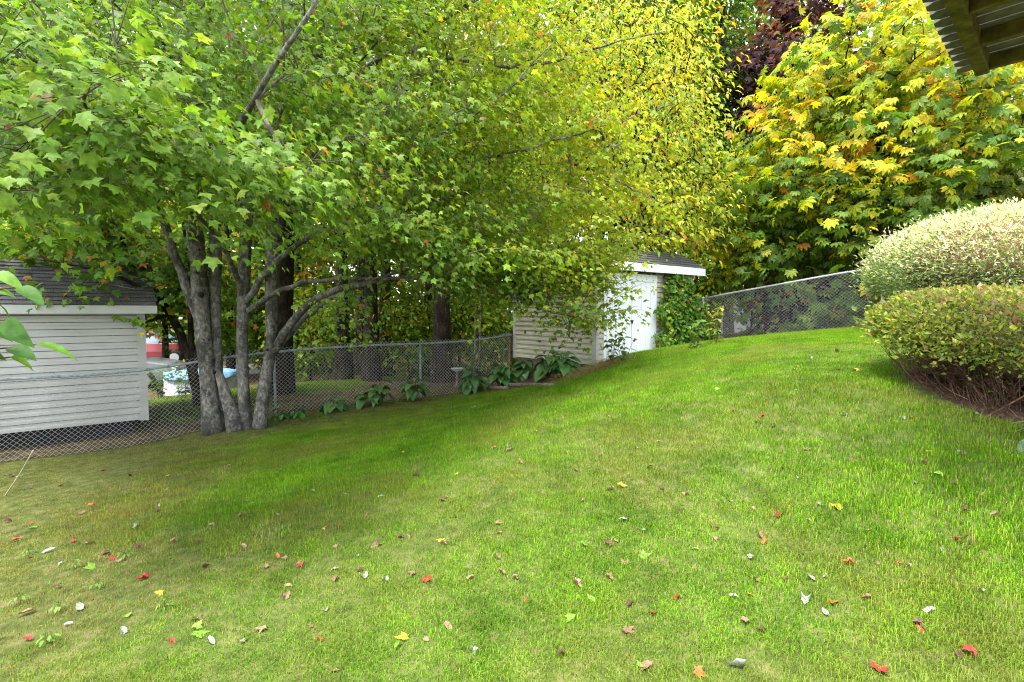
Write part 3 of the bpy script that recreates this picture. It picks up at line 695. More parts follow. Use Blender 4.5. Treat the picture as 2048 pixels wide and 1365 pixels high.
# timbers edging the hosta bed
for k, (x0, y0, x1, y1, up) in enumerate(((938, 776, 1012, 782, .0), (945, 768, 1005, 776, .11), (1000, 772, 1100, 776, .0))):
    a, b = ground_at(x0, y0), ground_at(x1, y1 - 2)
    if k == 1: a[1] += .1; b[1] += .1
    a[2] += .03 + up * .8; b[2] += .03 + up * .8
    pts = np.array([a + (b - a) * t + np.array([0, 0, .006 * math.sin(9 * t + k)]) for t in np.linspace(-.05, 1.05, 7)])
    tag(MB().tube(pts, .046, 9).build('edging_log', M['old_wood'], None, True), ('weathered log on the ground edging the hosta bed by the fence', 'weathered log lying on top of another log at the fence end of the hosta bed', 'weathered log edging the hosta bed under the hosta leaves')[k], 'log', 'logs edging the hosta bed')

# ------------------------------------------------------------------ the big maple
def limb(pix): return np.array([[*P(px, py, Y), r] for px, py, Y, r in pix])
mbase = ground_at(470, 858)
maple = thing('maple_tree', 'large multi-stemmed green maple with grey trunks at the chain link fence', 'tree', mbase)
stems = [
    [(424, 868, 8.5, .15), (420, 815, 8.5, .122), (412, 720, 8.5, .112), (401, 600, 8.5, .115), (391, 470, 8.55, .115), (378, 300, 8.65, .115), (368, 120, 8.7, .12), (364, -120, 8.8, .10), (350, -420, 9.0, .05)],
    [(438, 862, 8.62, .10), (435, 760, 8.64, .082), (430, 600, 8.66, .085), (431, 440, 8.75, .09), (414, 240, 9.0, .12), (408, 20, 9.1, .10), (415, -200, 9.3, .06)],
    [(472, 862, 8.55, .13), (462, 820, 8.55, .10), (446, 775, 8.55, .085), (434, 735, 8.52, .05)],
    [(492, 858, 8.65, .115), (487, 790, 8.65, .10), (484, 680, 8.65, .09), (486, 600, 8.65, .10), (490, 500, 8.7, .10), (500, 380, 8.8, .09), (520, 200, 9.0, .07), (560, -60, 9.2, .05)],
    [(520, 856, 8.6, .12), (526, 780, 8.6, .105), (545, 690, 8.6, .098), (542, 600, 8.6, .105), (546, 470, 8.65, .115), (560, 270, 8.8, .10), (585, 80, 9.0, .085), (610, -160, 9.2, .05)],
]
limbs = [   # thinner limbs, each starting on a stem
    [(406, 665, 8.5, .06), (388, 612, 8.5, .08), (352, 520, 8.4, .07), (318, 420, 8.1, .06), (262, 300, 7.6, .045), (200, 190, 7.0, .03), (150, 90, 6.4, .018)],
    [(556, 690, 8.5, .075), (588, 632, 8.3, .062), (640, 590, 8.0, .055), (720, 565, 7.8, .045), (800, 556, 7.9, .036), (890, 556, 8.2, .027), (1000, 585, 8.5, .016), (1100, 625, 8.8, .009)],
    [(548, 705, 8.55, .06), (600, 640, 8.6, .048), (690, 580, 8.6, .035), (800, 540, 8.7, .025), (930, 525, 8.9, .015)],
    [(492, 604, 8.6, .06), (528, 548, 8.45, .055), (562, 512, 8.3, .05), (622, 470, 8.0, .04), (700, 440, 7.5, .03), (820, 410, 7.2, .02), (960, 380, 7.4, .012)],
    [(496, 622, 8.6, .05), (560, 580, 8.4, .042), (620, 562, 8.2, .035), (720, 556, 7.8, .025), (830, 560, 7.6, .014)],
    [(484, 590, 8.6, .05), (462, 520, 8.3, .04), (440, 480, 8.1, .035), (400, 430, 7.6, .028), (340, 370, 6.8, .02), (300, 330, 6.0, .012)],
    [(385, 420, 8.5, .07), (390, 380, 7.6, .06), (420, 330, 6.4, .045), (470, 265, 5.0, .034), (520, 180, 4.2, .024), (640, 0, 3.9, .014)],
    [(378, 250, 8.6, .07), (330, 240, 7.2, .055), (240, 225, 5.4, .04), (150, 225, 3.9, .026), (60, 215, 3.2, .015), (-40, 195, 3.0, .01)],
    [(552, 330, 8.7, .06), (640, 300, 8.4, .045), (760, 330, 8.0, .034), (890, 335, 7.7, .024), (1090, 290, 7.6, .015), (1260, 235, 7.9, .008), (1350, 205, 8.2, .005)],
    [(565, 240, 8.8, .07), (650, 190, 8.3, .055), (760, 120, 7.6, .04), (900, 30, 7.2, .028), (1050, -60, 7.2, .018)],
    [(546, 430, 8.6, .06), (640, 400, 7.9, .04), (780, 340, 7.0, .028), (880, 270, 6.7, .019), (1010, 190, 6.6, .012), (1110, 80, 6.8, .006)],
    [(576, 130, 8.9, .06), (700, 90, 8.2, .045), (860, 110, 7.8, .034), (1040, 140, 7.7, .024), (1220, 90, 7.9, .014), (1330, 60, 8.1, .008)],
    [(368, 130, 8.7, .06), (300, 60, 7.6, .045), (200, 0, 6.2, .03), (60, -40, 5.2, .018)],
    [(410, 180, 9.1, .06), (330, 150, 10, .045), (220, 140, 11, .03), (90, 150, 11.5, .018)],
    [(560, 280, 8.8, .06), (680, 260, 9.6, .045), (820, 260, 10.0, .03), (960, 290, 10.0, .018), (1080, 330, 9.8, .01)],
]
ln_all = []
for k, sp in enumerate(stems):
    q = resample(limb(sp), .22)
    mb = MB(); sides = 16
    v, f = tube_arrays(q[:, :3], q[:, 3] * np.exp(R.normal(0, .012, len(q))), sides, True)
    ctr = np.repeat(q[:, :3], sides, 0); dv = v - ctr
    th = np.arctan2(dv[:, 1], dv[:, 0]); lob = 1 + .07 * np.sin(2 * th + k) + .04 * np.sin(3 * th + v[:, 2] * 2 + k) + .03 * np.sin(5 * th - v[:, 2] * 3)
    flare = 1 + .16 * np.clip(1 - (v[:, 2] - mbase[2]) / .35, 0, 1) ** 2 * (.6 + .4 * np.sin(3 * th + k))
    mb.add(ctr + dv * (lob * flare)[:, None], f)
    mb.build('trunk', M['maple_bark'], maple, True); ln_all += list(q[2:, :3])
for sp in limbs:
    q = resample(limb(sp), .25); wob = R.normal(0, .012, (len(q), 3)); wob[0] = 0
    MB().tube(q[:, :3] + wob, q[:, 3], 8).build('branch', M['maple_bark'], maple, True); ln_all += list(q[1:, :3])
for (px, py, Y, a) in ((395, 545, 8.33, .03), (399, 500, 8.37, .02), (418, 680, 8.28, .02), (402, 590, 8.3, .05), (437, 560, 8.5, .02), (534, 700, 8.47, .025), (548, 660, 8.45, .018), (429, 745, 8.28, .03)):
    pt = P(px, py, Y); sphere = MB().lathe((pt[0], pt[1], pt[2] - a), [(a * .3, 0), (a * .8, a * .4), (a, a), (a * .8, a * 1.6), (a * .3, a * 2)], 8)
    sphere.build('knot', M['dark_bark'], maple, True)

# crown: sprays of leaves inside a wide dome whose underside follows what the photograph shows
lowx = np.array([-400, 0, 120, 200, 350, 420, 500, 580, 640, 700, 800, 900, 1000, 1060, 1130, 1200, 1240, 1280, 1340, 1420])
lowy = np.array([430, 420, 450, 440, 440, 440, 445, 430, 460, 470, 530, 560, 570, 580, 590, 590, 570, 530, 450, 300])
cand = []
cx0, cy0 = -3.6, 8.0
while sum(map(len, cand)) < 1800:
    u = R.normal(0, 1, (6000, 3)); u = norm(u) * (R.uniform(.12, 1, (6000, 1)) ** .42)
    p = np.c_[cx0 + u[:, 0] * 6.3, cy0 + u[:, 1] * 6.4, 2.0 + np.abs(u[:, 2]) * 7.5 - 1.1]
    px, py, f = proj(p); ok = (f > 1.9) & (np.linalg.norm(p - np.array([0, 0, CAMZ]), axis=1) > 3.7)
    lim = np.interp(px, lowx, lowy) + R.normal(0, 14, len(px)) - 260 / np.maximum(f, 1)
    inview = (px > -250) & (px < 1700)
    ok &= f > np.interp(px, [300, 700, 1000, 1300], [2.4, 4.8, 6.4, 7.4])
    ok &= np.where(inview, py < lim, p[:, 2] > 2.6) & ~((px > 1215) & (px < 1600) & (py > 470) & (R.random(len(px)) < .8))
    ok &= ~((px > 1250) & (R.random(len(px)) < (px - 1250) / 160)) | (px > 1800)
    ok &= ~(px > 1420)
    sparse = (py < -150) | ~inview
    ok &= ~sparse | (R.random(len(px)) < .22)
    s_, d_ = SD(p[:, 0], p[:, 1]); ok &= ~((s_ > -.5) & (d_ < 3.2) & (p[:, 2] < 3.6))
    ok &= ~((s_ < -6.6) & (d_ < -.2) & (p[:, 2] < 3.2))
    # airy gaps between layers
    gap = fbm(p[:, 0] * 1.0 + p[:, 2] * .6, p[:, 1] * 1.0 + p[:, 2] * 1.3, 2.0, 21); ok &= gap > -.42
    p = p[ok]; cand.append(p[R.permutation(len(p))[:500]])
cen = np.concatenate(cand)[:1800]
# drooping outer skirt in front of the shed and sprays close to the house side
sk = []
for px, py, Y, k in ((1090, 590, 8.9, 5), (1140, 615, 9.0, 6), (1175, 645, 9.0, 4), (1205, 590, 9.2, 4), (1250, 530, 9.3, 4), (1300, 500, 9.5, 4), (1050, 560, 8.8, 6), (960, 545, 8.6, 10), (1200, 520, 9.0, 14), (1130, 540, 8.8, 14), (1000, 500, 8.4, 14), (880, 500, 7.8, 12), (760, 480, 7.2, 8), (730, 620, 7.5, 3), (690, 600, 7.4, 2),
                    (240, 150, 2.9, 3), (300, 230, 3.3, 4), (180, 240, 3.1, 3), (80, 260, 3.3, 3), (120, 120, 3.1, 3), (420, 330, 3.7, 6), (560, 320, 4.2, 6), (500, 390, 4.3, 7), (620, 370, 4.8, 7), (350, 290, 3.6, 6), (700, 300, 4.8, 5), (800, 220, 5.6, 4), (60, 380, 3.6, 6), (200, 370, 3.8, 6)):
    for _ in range(k):
        q = P(px + R.normal(0, 34), py + R.normal(0, 24), Y * (1 + R.normal(0, .05))); sk.append(q)
cen = np.vstack([cen, np.array(sk)])
brs, dirs, _ = grow(ln_all, cen, np.array([cx0, cy0]))
tb = Tubes()
for pts, r in brs: tb.add(pts, r, 5 if r.max() > .012 else 4)
# leaf twiglets of each spray
for i in range(len(cen)):
    for _ in range(2):
        e = norm(dirs[i] * np.array([1, 1, .4]) + R.normal(0, .5, 3) * np.array([1, 1, .35])) * R.uniform(.25, .45)
        tb.add(np.array([cen[i] - dirs[i] * .2, cen[i] + e * .5, cen[i] + e + np.array([0, 0, -.07])]), [.0035, .0028, .0018], 3)
tb.build('twigs', M['twig'], maple)['kind'] = 'stuff'
lp, lB, ls, li = spray_leaves(cen, dirs, 53, .069, (.54, .075), wind=np.array([.75, -.1, -.5]), nj=.36, outw=.12)
px, py, f = proj(lp); dist = np.linalg.norm(lp - np.array([0, 0, CAMZ]), axis=1)
ls = ls * np.interp(dist, [2.4, 4], [1.25, 1.0])
keep = (dist > 2.4) & ~((py > np.interp(px, lowx, lowy) + 40) & (px > 0) & (px < 1420) & (px < 980) & (f < 12) & (li < 1800))
lp, lB, ls, li, px, py, f, dist = [a[keep] for a in (lp, lB, ls, li, px, py, f, dist)]
GREEN = [(.098, .188, .018), (.13, .235, .023), (.165, .265, .04), (.074, .145, .015)]
YEL = [(.30, .34, .016), (.22, .30, .016), (.38, .36, .02), (.42, .24, .02)]
g_ = palette(GREEN, (3, 4, 3, 2), len(lp), .18, li); y_ = palette(YEL, (4, 5, 2.5, .4), len(lp), .18, li, .8)
spr_y = np.clip(R.normal(0, .30, len(cen)), -.45, .6)[li]
fy = np.clip((lp[:, 0] + 1.9) / 3.6 + (lp[:, 2] - 4.0) * .10 + spr_y, 0, 1) * .75
fy = np.where(R.random(len(lp)) < fy * .5, R.uniform(.4, 1, len(lp)), fy * .85)
tint = blend_tint(g_, y_, fy)
od = R.random(len(lp)) < .006; tint[od] = palette([(.42, .16, .03), (.30, .07, .03), (.2, .12, .05)], (3, 1, 1), od.sum())
vis = (px > -60) & (px < 2100) & (py > -60) & (py < 1400)
o_n = np.argsort(np.where(vis, dist, 1e9))[:300]; rest = np.ones(len(lp), bool); rest[o_n] = False
leaf_objects(maple, 'leaf', MAPLE_HI, lp[o_n], lB[o_n], ls[o_n], tint[o_n], M['leaf'])
near = rest & (dist < 4.3); farm = rest & ~near & (dist < 6.3); farx = rest & (dist >= 6.3)
off = mbase
cr = put('crown', leaf_mesh('crown', MAPLE_HI, lp[near] - off, lB[near], ls[near], tint[near]), M['leaf'], maple); cr['kind'] = 'stuff'
cr = put('crown', leaf_mesh('crown', MAPLE_LO, lp[farm] - off, lB[farm], ls[farm], tint[farm]), M['leaf'], maple); cr['kind'] = 'stuff'
cr = put('crown', leaf_mesh('crown', MAPLE_XL, lp[farx] - off, lB[farx], ls[farx] * 1.05, tint[farx]), M['leaf'], maple); cr['kind'] = 'stuff'
print('maple leaves', len(lp), near.sum(), farm.sum())

# ------------------------------------------------------------------ generic broadleaf tree
def broadleaf(name, label, base, height, lean, crown_c, crown_r, sprays, per, size, tpls, pal, wts, bark_m, r0, m=None, group=None, pal2=None, wts2=None, f2=None, clip=None, ind=0, spread=(.5, .2), droop=.35, nj=.5, wind=None, trunks=1, extra=None):
    base = np.array(base, float); root = thing(name, label, 'tree', base, group)
    top = base + np.array([lean[0], lean[1], height]); nodes = []
    for k in range(trunks):
        ph = k * 2.4; sp = np.array([math.cos(ph), math.sin(ph), 0]) * (0 if trunks == 1 else 1)
        t = np.linspace(0, 1, 9)[:, None]
        q = base + sp * .12 + (top - base) * t + sp * .9 * t ** 1.3 * (height / 6) + np.c_[np.sin(t * 5 + ph) * .08 * height / 6, np.cos(t * 4 + ph) * .08 * height / 6, 0 * t] * t
        q[0, 2] -= .15; rr = r0 * (1 - .8 * t[:, 0]) * (1 + .45 * np.exp(-t[:, 0] * 22)) / (1 if k == 0 else 1.3)
        q4 = resample(np.c_[q, rr], .3)
        MB().tube(q4[:, :3], q4[:, 3], 10).build('trunk', bark_m, root, True); nodes += list(q4[int(len(q4) * .12):, :3])
    c = norm(R.normal(0, 1, (sprays * 4, 3))) * R.uniform(.1, 1, (sprays * 4, 1)) ** .4 * np.array(crown_r) * np.exp(R.normal(0, .08, (sprays * 4, 1))) + np.array(crown_c)
    g = H(c[:, 0], c[:, 1]); c = c[c[:, 2] > g + .35]
    c = c[fbm(c[:, 0] + c[:, 2] * .5, c[:, 1] + c[:, 2], 1.6, int(abs(base[0] * 91 + base[1] * 17)) % 1000) > -.55]
    if clip is not None: c = c[clip(c)]
    c = c[:sprays]
    if extra is not None: c = np.vstack([c, extra])
    brs, dirs, _ = grow(nodes, c, base, up=.1, k_r=.006 if size < .3 else .008, step=.6)
    tb = Tubes()
    for pts, r in brs: tb.add(pts, r, 4)
    o = tb.build('branches', bark_m, root); o['kind'] = 'stuff'
    kw = {} if wind is None else {'wind': np.array(wind)}
    p, B, sz, i = spray_leaves(c, dirs, per, size, spread, droop=droop, nj=nj, **kw)
    t = palette(pal, wts, len(p), .18, i)
    if pal2 is not None:
        t2 = palette(pal2, wts2, len(p), .18, i, .8); ff = f2(p) + np.clip(R.normal(0, .25, len(c)), -.5, .5)[i]
        hit = R.random(len(p)) < np.clip((ff - .5) * 2.2 + .5, .03, .95); t[hit] = t2[hit]
    m = m or M['leaf_far']
    rest = np.ones(len(p), bool)
    if ind:
        px, py, f = proj(p); vis = (px > 0) & (px < 2048) & (py > 0) & (py < 1365) & (f > 1)
        o_n = np.argsort(np.where(vis, f, 1e9))[:ind]; rest[o_n] = False
        leaf_objects(root, 'leaf', tpls, p[o_n], B[o_n], sz[o_n], t[o_n], m)
    o = put('crown', leaf_mesh('crown', CHESTNUT_LO if tpls is CHESTNUT else tpls, p[rest] - base, B[rest], sz[rest], t[rest]), m, root); o['kind'] = 'stuff'
    return root
def gp(x, y): return np.array([x, y, h1(x, y)])
CH_G = [(.085, .16, .018), (.12, .21, .022), (.065, .125, .016), (.17, .25, .028)]
CH_Y = [(.36, .35, .012), (.27, .33, .012), (.46, .38, .015), (.46, .24, .015), (.34, .14, .02)]
# horse chestnut on the right
def ch_clip(c):
    px, py, f = proj(c); s, d = SD(c[:, 0], c[:, 1])
    left = np.interp(py, [-200, 0, 120, 240, 330, 420, 560, 680], [1690, 1660, 1560, 1500, 1440, 1400, 1405, 1430])
    return (px > left + R.normal(0, 12, len(px))) & (py < 640 + R.normal(0, 12, len(px))) & (s > 4.0) & ((c[:, 2] > H(c[:, 0], c[:, 1]) + 1.35) | (s > 4.9))
broadleaf('horse_chestnut_tree', 'horse chestnut with yellowing fan shaped leaves behind the right fence', gp(10.0, 14.2), 8.5, (.2, .3), (9.6, 13.6, 4.6), (4.4, 3.7, 5.2), 1150, 11, .185, CHESTNUT, CH_G, (4, 4, 2, 2), M['dark_bark'], .2, M['leaf'], None, CH_Y, (4, 5, 3, .9, .4),
          lambda p: np.clip((p[:, 2] - 2.0) * .16, .10, .74), ch_clip, 300, (.55, .10), .45, .32, (0, 0, -.25), 1, np.array([P(px + R.normal(0, 14), py + R.normal(0, 10), Y + R.normal(0, .2)) for px, py, Y in ((1640, 600, 12.9), (1700, 640, 12.2), (1600, 622, 13.3), (1660, 640, 12.6), (1720, 600, 12.0), (1580, 600, 13.5), (1690, 610, 12.4), (1630, 645, 13.0), (1540, 585, 13.9), (1490, 570, 14.4), (1450, 560, 14.6)) for _ in range(2)]))
# yellowing cherry-like tree behind the shed
YT_G = [(.13, .22, .026), (.18, .27, .03), (.09, .16, .02)]
YT_Y = [(.44, .40, .03), (.34, .38, .03), (.52, .34, .03), (.50, .22, .03), (.26, .34, .03)]
def yt_clip(c):
    px, py, f = proj(c); s, d = SD(c[:, 0], c[:, 1])
    lim = np.interp(px, [900, 1150, 1300, 1400, 1480, 1500], [440, 440, 470, 545, 480, 380]) + R.normal(0, 12, len(px))
    rt = np.interp(py, [-100, 60, 160, 300, 460, 560], [1480, 1430, 1410, 1420, 1470, 1440])
    return (py < lim) & (px < rt) & (c[:, 2] > 3.3)
broadleaf('yellow_leaf_tree', 'tree with drooping yellow and orange oval leaves behind the cream shed', gp(3.0, 15.3), 9.5, (-.2, .2), (2.6, 13.8, 5.6), (3.9, 3.2, 4.6), 760, 26, .125, OVAL, YT_G, (3, 3, 2), M['dark_bark'], .17, M['leaf'], None, YT_Y, (4, 5, 1.0, .5, 5),
          lambda p: np.clip((p[:, 0] + .6) * .13 + .28, .1, .8), yt_clip, 0, (.7, .1), .5, .45, (.3, 0, -.3))
# trees further back on the right
PUR = [(.050, .026, .030), (.075, .032, .036), (.034, .020, .026), (.13, .05, .03)]
broadleaf('purple_leaf_maple', 'tall dark purple leaved maple behind the yellow chestnut', gp(11.6, 21.5), 10, (0, 0), (11.2, 20.8, 8.6), (2.6, 2.4, 6.0), 330, 30, .22, MAPLE_XL, PUR, (3, 3, 2, 1), M['dark_bark'], .2, None, None, None, None, None, None, 0, (.55, .22))
MG = [(.05, .12, .025), (.075, .16, .035), (.10, .19, .045)]
broadleaf('green_ash_tree', 'fine leaved green tree between the purple maple and the yellow tree', gp(9.6, 24), 13, (0, 0), (9.4, 23, 8.6), (3.8, 2.6, 7.5), 420, 36, .19, DIAMOND, MG, (3, 3, 2), M['dark_bark'], .2)
PALE = [(.28, .36, .13), (.22, .32, .08), (.36, .42, .2)]
broadleaf('pale_leaf_maple', 'pale variegated green maple beside the chestnut above the tall hedge', gp(14.5, 13.0), 4.8, (-.3, 0), (13.0, 12.4, 4.6), (2.0, 1.8, 2.0), 170, 30, .17, MAPLE_XL, PALE, (3, 3, 1), M['dark_bark'], .1)
broadleaf('japanese_maple', 'low purple leaved maple bush behind the right fence', gp(7.9, 14.3), 1.3, (-.1, -.1), (7.7, 13.9, 1.75), (1.0, .8, .75), 70, 24, .13, LOBED, PUR, (3, 3, 2, 1), M['dark_bark'], .05)
# leaning young maple beyond the left fence, over the grey shed roof
SG = [(.09, .19, .02), (.13, .24, .026), (.06, .13, .018)]
yb = P(396, 800, 9.55); yb[2] = h1(yb[0], yb[1])
ym = thing('young_maple_tree', 'leaning young maple with thin dark stems overhanging the grey shed roof', 'tree', yb)
nodes = []
for sp in ([(398, 812, 9.55, .10), (388, 740, 9.55, .085), (360, 665, 9.6, .075), (325, 600, 9.6, .06), (285, 545, 9.65, .055), (240, 470, 9.7, .045), (195, 400, 9.8, .035), (130, 300, 10, .02)],
           [(330, 612, 9.6, .055), (285, 575, 9.3, .045), (235, 552, 9.0, .03), (170, 535, 8.7, .018), (90, 520, 8.4, .01)],
           [(386, 745, 9.55, .06), (382, 660, 9.7, .05), (380, 560, 9.9, .04), (360, 400, 10.1, .025)],
           [(390, 740, 9.55, .055), (402, 650, 9.7, .045), (410, 560, 9.9, .035), (430, 420, 10.2, .02)],
           [(340, 630, 9.6, .035), (310, 640, 9.2, .025), (270, 650, 8.9, .016), (220, 665, 8.7, .008)]):
    q = resample(limb(sp), .22); MB().tube(q[:, :3] + R.normal(0, .008, (len(q), 3)), q[:, 3], 9).build('trunk', M['dark_bark'], ym, True); nodes += list(q[2:, :3])
cs = []
for px, py, Y, k, sd in ((230, 590, 9.1, 16, 34), (200, 650, 8.8, 10, 20), (270, 640, 9.0, 10, 20), (120, 545, 8.8, 14, 40), (40, 500, 8.9, 14, 40), (250, 510, 9.5, 24, 45), (150, 450, 9.6, 24, 50), (350, 500, 9.9, 20, 45), (120, 590, 9.6, 10, 35), (60, 570, 9.4, 8, 30), (200, 560, 9.4, 14, 40), (60, 580, 8.75, 8, 28), (150, 582, 8.75, 9, 28), (245, 585, 8.75, 8, 24), (310, 690, 9.9, 5, 16), (420, 560, 10.2, 16, 40), (50, 420, 9.8, 18, 50), (330, 590, 9.6, 10, 30), (440, 660, 10.6, 10, 30)):
    for _ in range(k): cs.append(P(px + R.normal(0, sd), py + R.normal(0, sd * .6), Y * (1 + R.normal(0, .03))))
cs = np.array(cs); s_, d_ = SD(cs[:, 0], cs[:, 1])
cs = cs[(cs[:, 2] > 1.95 + np.clip((-.63 - d_) / 1.62, 0, 1) * .95) | (d_ > -.4) & (cs[:, 2] > 1.1) | (s_ > gx + .3)]
brs, dirs, _ = grow(nodes, cs, yb, k_r=.004); tb = Tubes()
for pts, r in brs: tb.add(pts, r, 4)
tb.build('branches', M['dark_bark'], ym)['kind'] = 'stuff'
p, B, sz, i = spray_leaves(cs, dirs, 24, .115, (.36, .13)); t = palette(SG, (3, 3, 2), len(p)); hit = R.random(len(p)) < .10; t[hit] = palette([(.42, .20, .03), (.34, .12, .03), (.4, .34, .03)], (2, 1, 2), hit.sum())
put('crown', leaf_mesh('crown', MAPLE_XL, p - yb, B, sz, t), M['leaf'], ym)['kind'] = 'stuff'

# ------------------------------------------------------------------ woodland beyond the left fence
WG = [(.07, .14, .018), (.10, .185, .022), (.05, .10, .014), (.14, .22, .028)]
WY = [(.26, .28, .025), (.34, .30, .03), (.36, .19, .03)]
def forest_clip(zmin, d_max=-1.3):
    def f(c):
        s, d = SD(c[:, 0], c[:, 1]); return (c[:, 2] > zmin) & (d < d_max)
    return f
forest = [  # px at the fence, distance, trunk width in pixels, label
    (553, 11.4, 44, 'dark thick trunked tree just behind the maple and fence', 0),
    (687, 15.5, 27, 'reddish brown trunk tree in the woods behind the fence', 0),
    (718, 18.5, 20, 'slim dark trunk tree beside the reddish brown trunk in the woods', 0),
    (742, 15.0, 27, 'dark barked woodland tree between slimmer trunks behind the fence', 0),
    (768, 17.0, 24, 'woodland tree with moss flecked trunk behind the fence', 0),
    (848, 17.5, 17, 'narrow woodland tree beside thin grey saplings', 0),
    (884, 14.6, 33, 'thick near black woodland trunk with a flared foot behind the fence', 0),
    (640, 24, 16, 'distant slim woodland tree left of the reddish trunk', 0), (940, 24, 16, 'distant woodland tree behind the grey saplings', 0), (800, 26, 15, 'distant woodland tree in the gap between dark trunks', 0),
    (1060, 21, 22, 'tall woodland tree standing behind the cream shed', 0), (1190, 24, 24, 'tall woodland tree far behind the shed roof', 0), (1330, 27, 24, 'far woodland tree behind the yellow leaved tree', 0)]
forest += [(1450, 22, 22, 'tall woodland tree behind the gap beside the purple maple', 0), (1290, 21, 20, 'woodland tree close behind the yellow leaved tree', 0)]
for px, Y, wpx, lab, _ in forest:
    p = P(px, 700, Y); b = gp(p[0], p[1]); r0 = wpx / 1024 * Y / 2
    tall = px > 1000; hh = (17 if tall else 12) + R.uniform(-1, 2); rx = 2.6 + R.uniform(-.4, .6) + .8 * tall
    broadleaf('woodland_tree', lab, b, hh, (R.uniform(-.5, .5), .4), (b[0], b[1] + .5, b[2] + hh * .62), (rx, rx, hh * .42), 300 if tall else 85, 22, .2 if Y < 20 else .25, DIAMOND, WG, (3, 3, 2, 2), M['dark_bark'], r0 * 1.1, None, 'trees of the woodland behind the fence', WY, (3, 2, 1), lambda q: np.clip((q[:, 2] - 3) * .05, .05, .35), forest_clip(3.6), 0, (.65, .25))
left_trees = [(-40, 14.5, 'bright yellow green tree rising behind the grey shed roof'), (170, 17, 'yellow green tree behind the grey shed ridge'), (330, 20, 'bright green tree beyond the road behind the young maple'), (460, 17.5, 'yellow green tree seen between the maple trunks'), (600, 21, 'orange tinged tree glimpsed under the maple limbs'), (-260, 19, 'tall green tree beyond the far end of the grey shed')]
for k, (px, Y, lab) in enumerate(left_trees):
    p = P(px, 700, Y); b = gp(p[0], p[1]); hh = 8.5 + R.uniform(-1, 1.5)
    broadleaf('roadside_tree', lab, b, hh, (0, 0), (b[0], b[1], b[2] + hh * .58), (2.5, 2.3, hh * .46), 190, 21, .20, MAPLE_XL, [(.12, .22, .02), (.17, .27, .025), (.08, .15, .018)], (3, 3, 2), M['dark_bark'], .13, None, 'trees along the road beyond the fence', [(.4, .34, .03), (.44, .22, .03), (.3, .3, .03)], (3, 2 if k != 4 else 8, 3), lambda q: .18 + 0 * q[:, 0], forest_clip(.9 if k in (2, 3, 4) else 1.4, -2.6), 0, (.6, .22))
# understory saplings
for k, (px, Y, hh) in enumerate(((620, 16, 3.2), (660, 20, 4), (705, 22, 4.2), (790, 19, 3.6), (820, 15.5, 2.6), (870, 21, 4), (915, 17, 3.2), (955, 19, 3.8), (990, 16, 3.0), (1015, 21, 4.5), (1420, 19, 4.5), (1480, 24, 6), (1560, 25, 6), (1640, 19, 4), (1360, 20, 5), (590, 24, 5), (750, 25, 5), (470, 26, 5), (540, 19, 3.4))):
    p = P(px, 700, Y); b = gp(p[0], p[1])
    where = ('beside the reddish trunk', 'behind the reddish trunk', 'between the dark trunks', 'beside the moss flecked trunk', 'low in front of the narrow trunk', 'behind the near black trunk', 'right of the near black trunk', 'around the thin grey saplings', 'by the shed end of the fence', 'behind the rusty corner post', 'right behind the shed roof', 'behind the tarp covered pile', 'behind the beige storage box', 'behind the timber frame', 'behind the shed and yellow tree', 'far back left of the woods', 'far back between the dark trunks', 'across the road between maple trunks', 'behind the thick dark trunk')[k]
    broadleaf('understory_sapling', 'leafy green understory sapling ' + where, b, hh * .9, (R.uniform(-.3, .3), 0), (b[0], b[1], b[2] + hh * .55), (1.25, 1.1, hh * .5), 85, 24, .15 if Y < 19 else .19, DIAMOND, [(.09, .165, .012), (.13, .22, .015), (.06, .11, .01), (.22, .26, .018)], (3, 3, 3, 1.5), M['dark_bark'], .03, None, 'understory saplings in the woodland', WY, (3, 1, 1), lambda q: .08 + 0 * q[:, 0], (forest_clip(-2, -1.6) if px < 1200 else None), 0, (.5, .2))
for k, (px, Y, top, lab) in enumerate(((948, 14.6, 470, 'thin pale grey sapling stem'), (958, 14.2, 455, 'taller thin grey sapling stem'), (835, 16.5, 480, 'thin grey stem left of the narrow trunk'), (862, 16.2, 470, 'thin grey stem touching the near black trunk'))):
    p = P(px, 700, Y); b = gp(p[0], p[1]); q = P(px + R.uniform(-8, 8), top, Y)
    root = thing('bare_sapling', lab + ' in the woods behind the fence', 'tree', b, 'thin bare saplings')
    pts = np.array([b - np.array([0, 0, .1]), b * .5 + q * .5 + np.array([.04, 0, 0]), q]); pts = resample(pts, .3)
    MB().tube(pts, np.linspace(.03, .016, len(pts)), 6).build('trunk', M['twig'], root, True)
    for _ in range(5):
        a = pts[R.integers(len(pts) // 2, len(pts))]; MB().tube([a, a + np.array([R.uniform(-.3, .3), R.uniform(-.3, .3), R.uniform(.2, .5)])], [.009, .004], 4).build('branch', M['twig'], root, True)
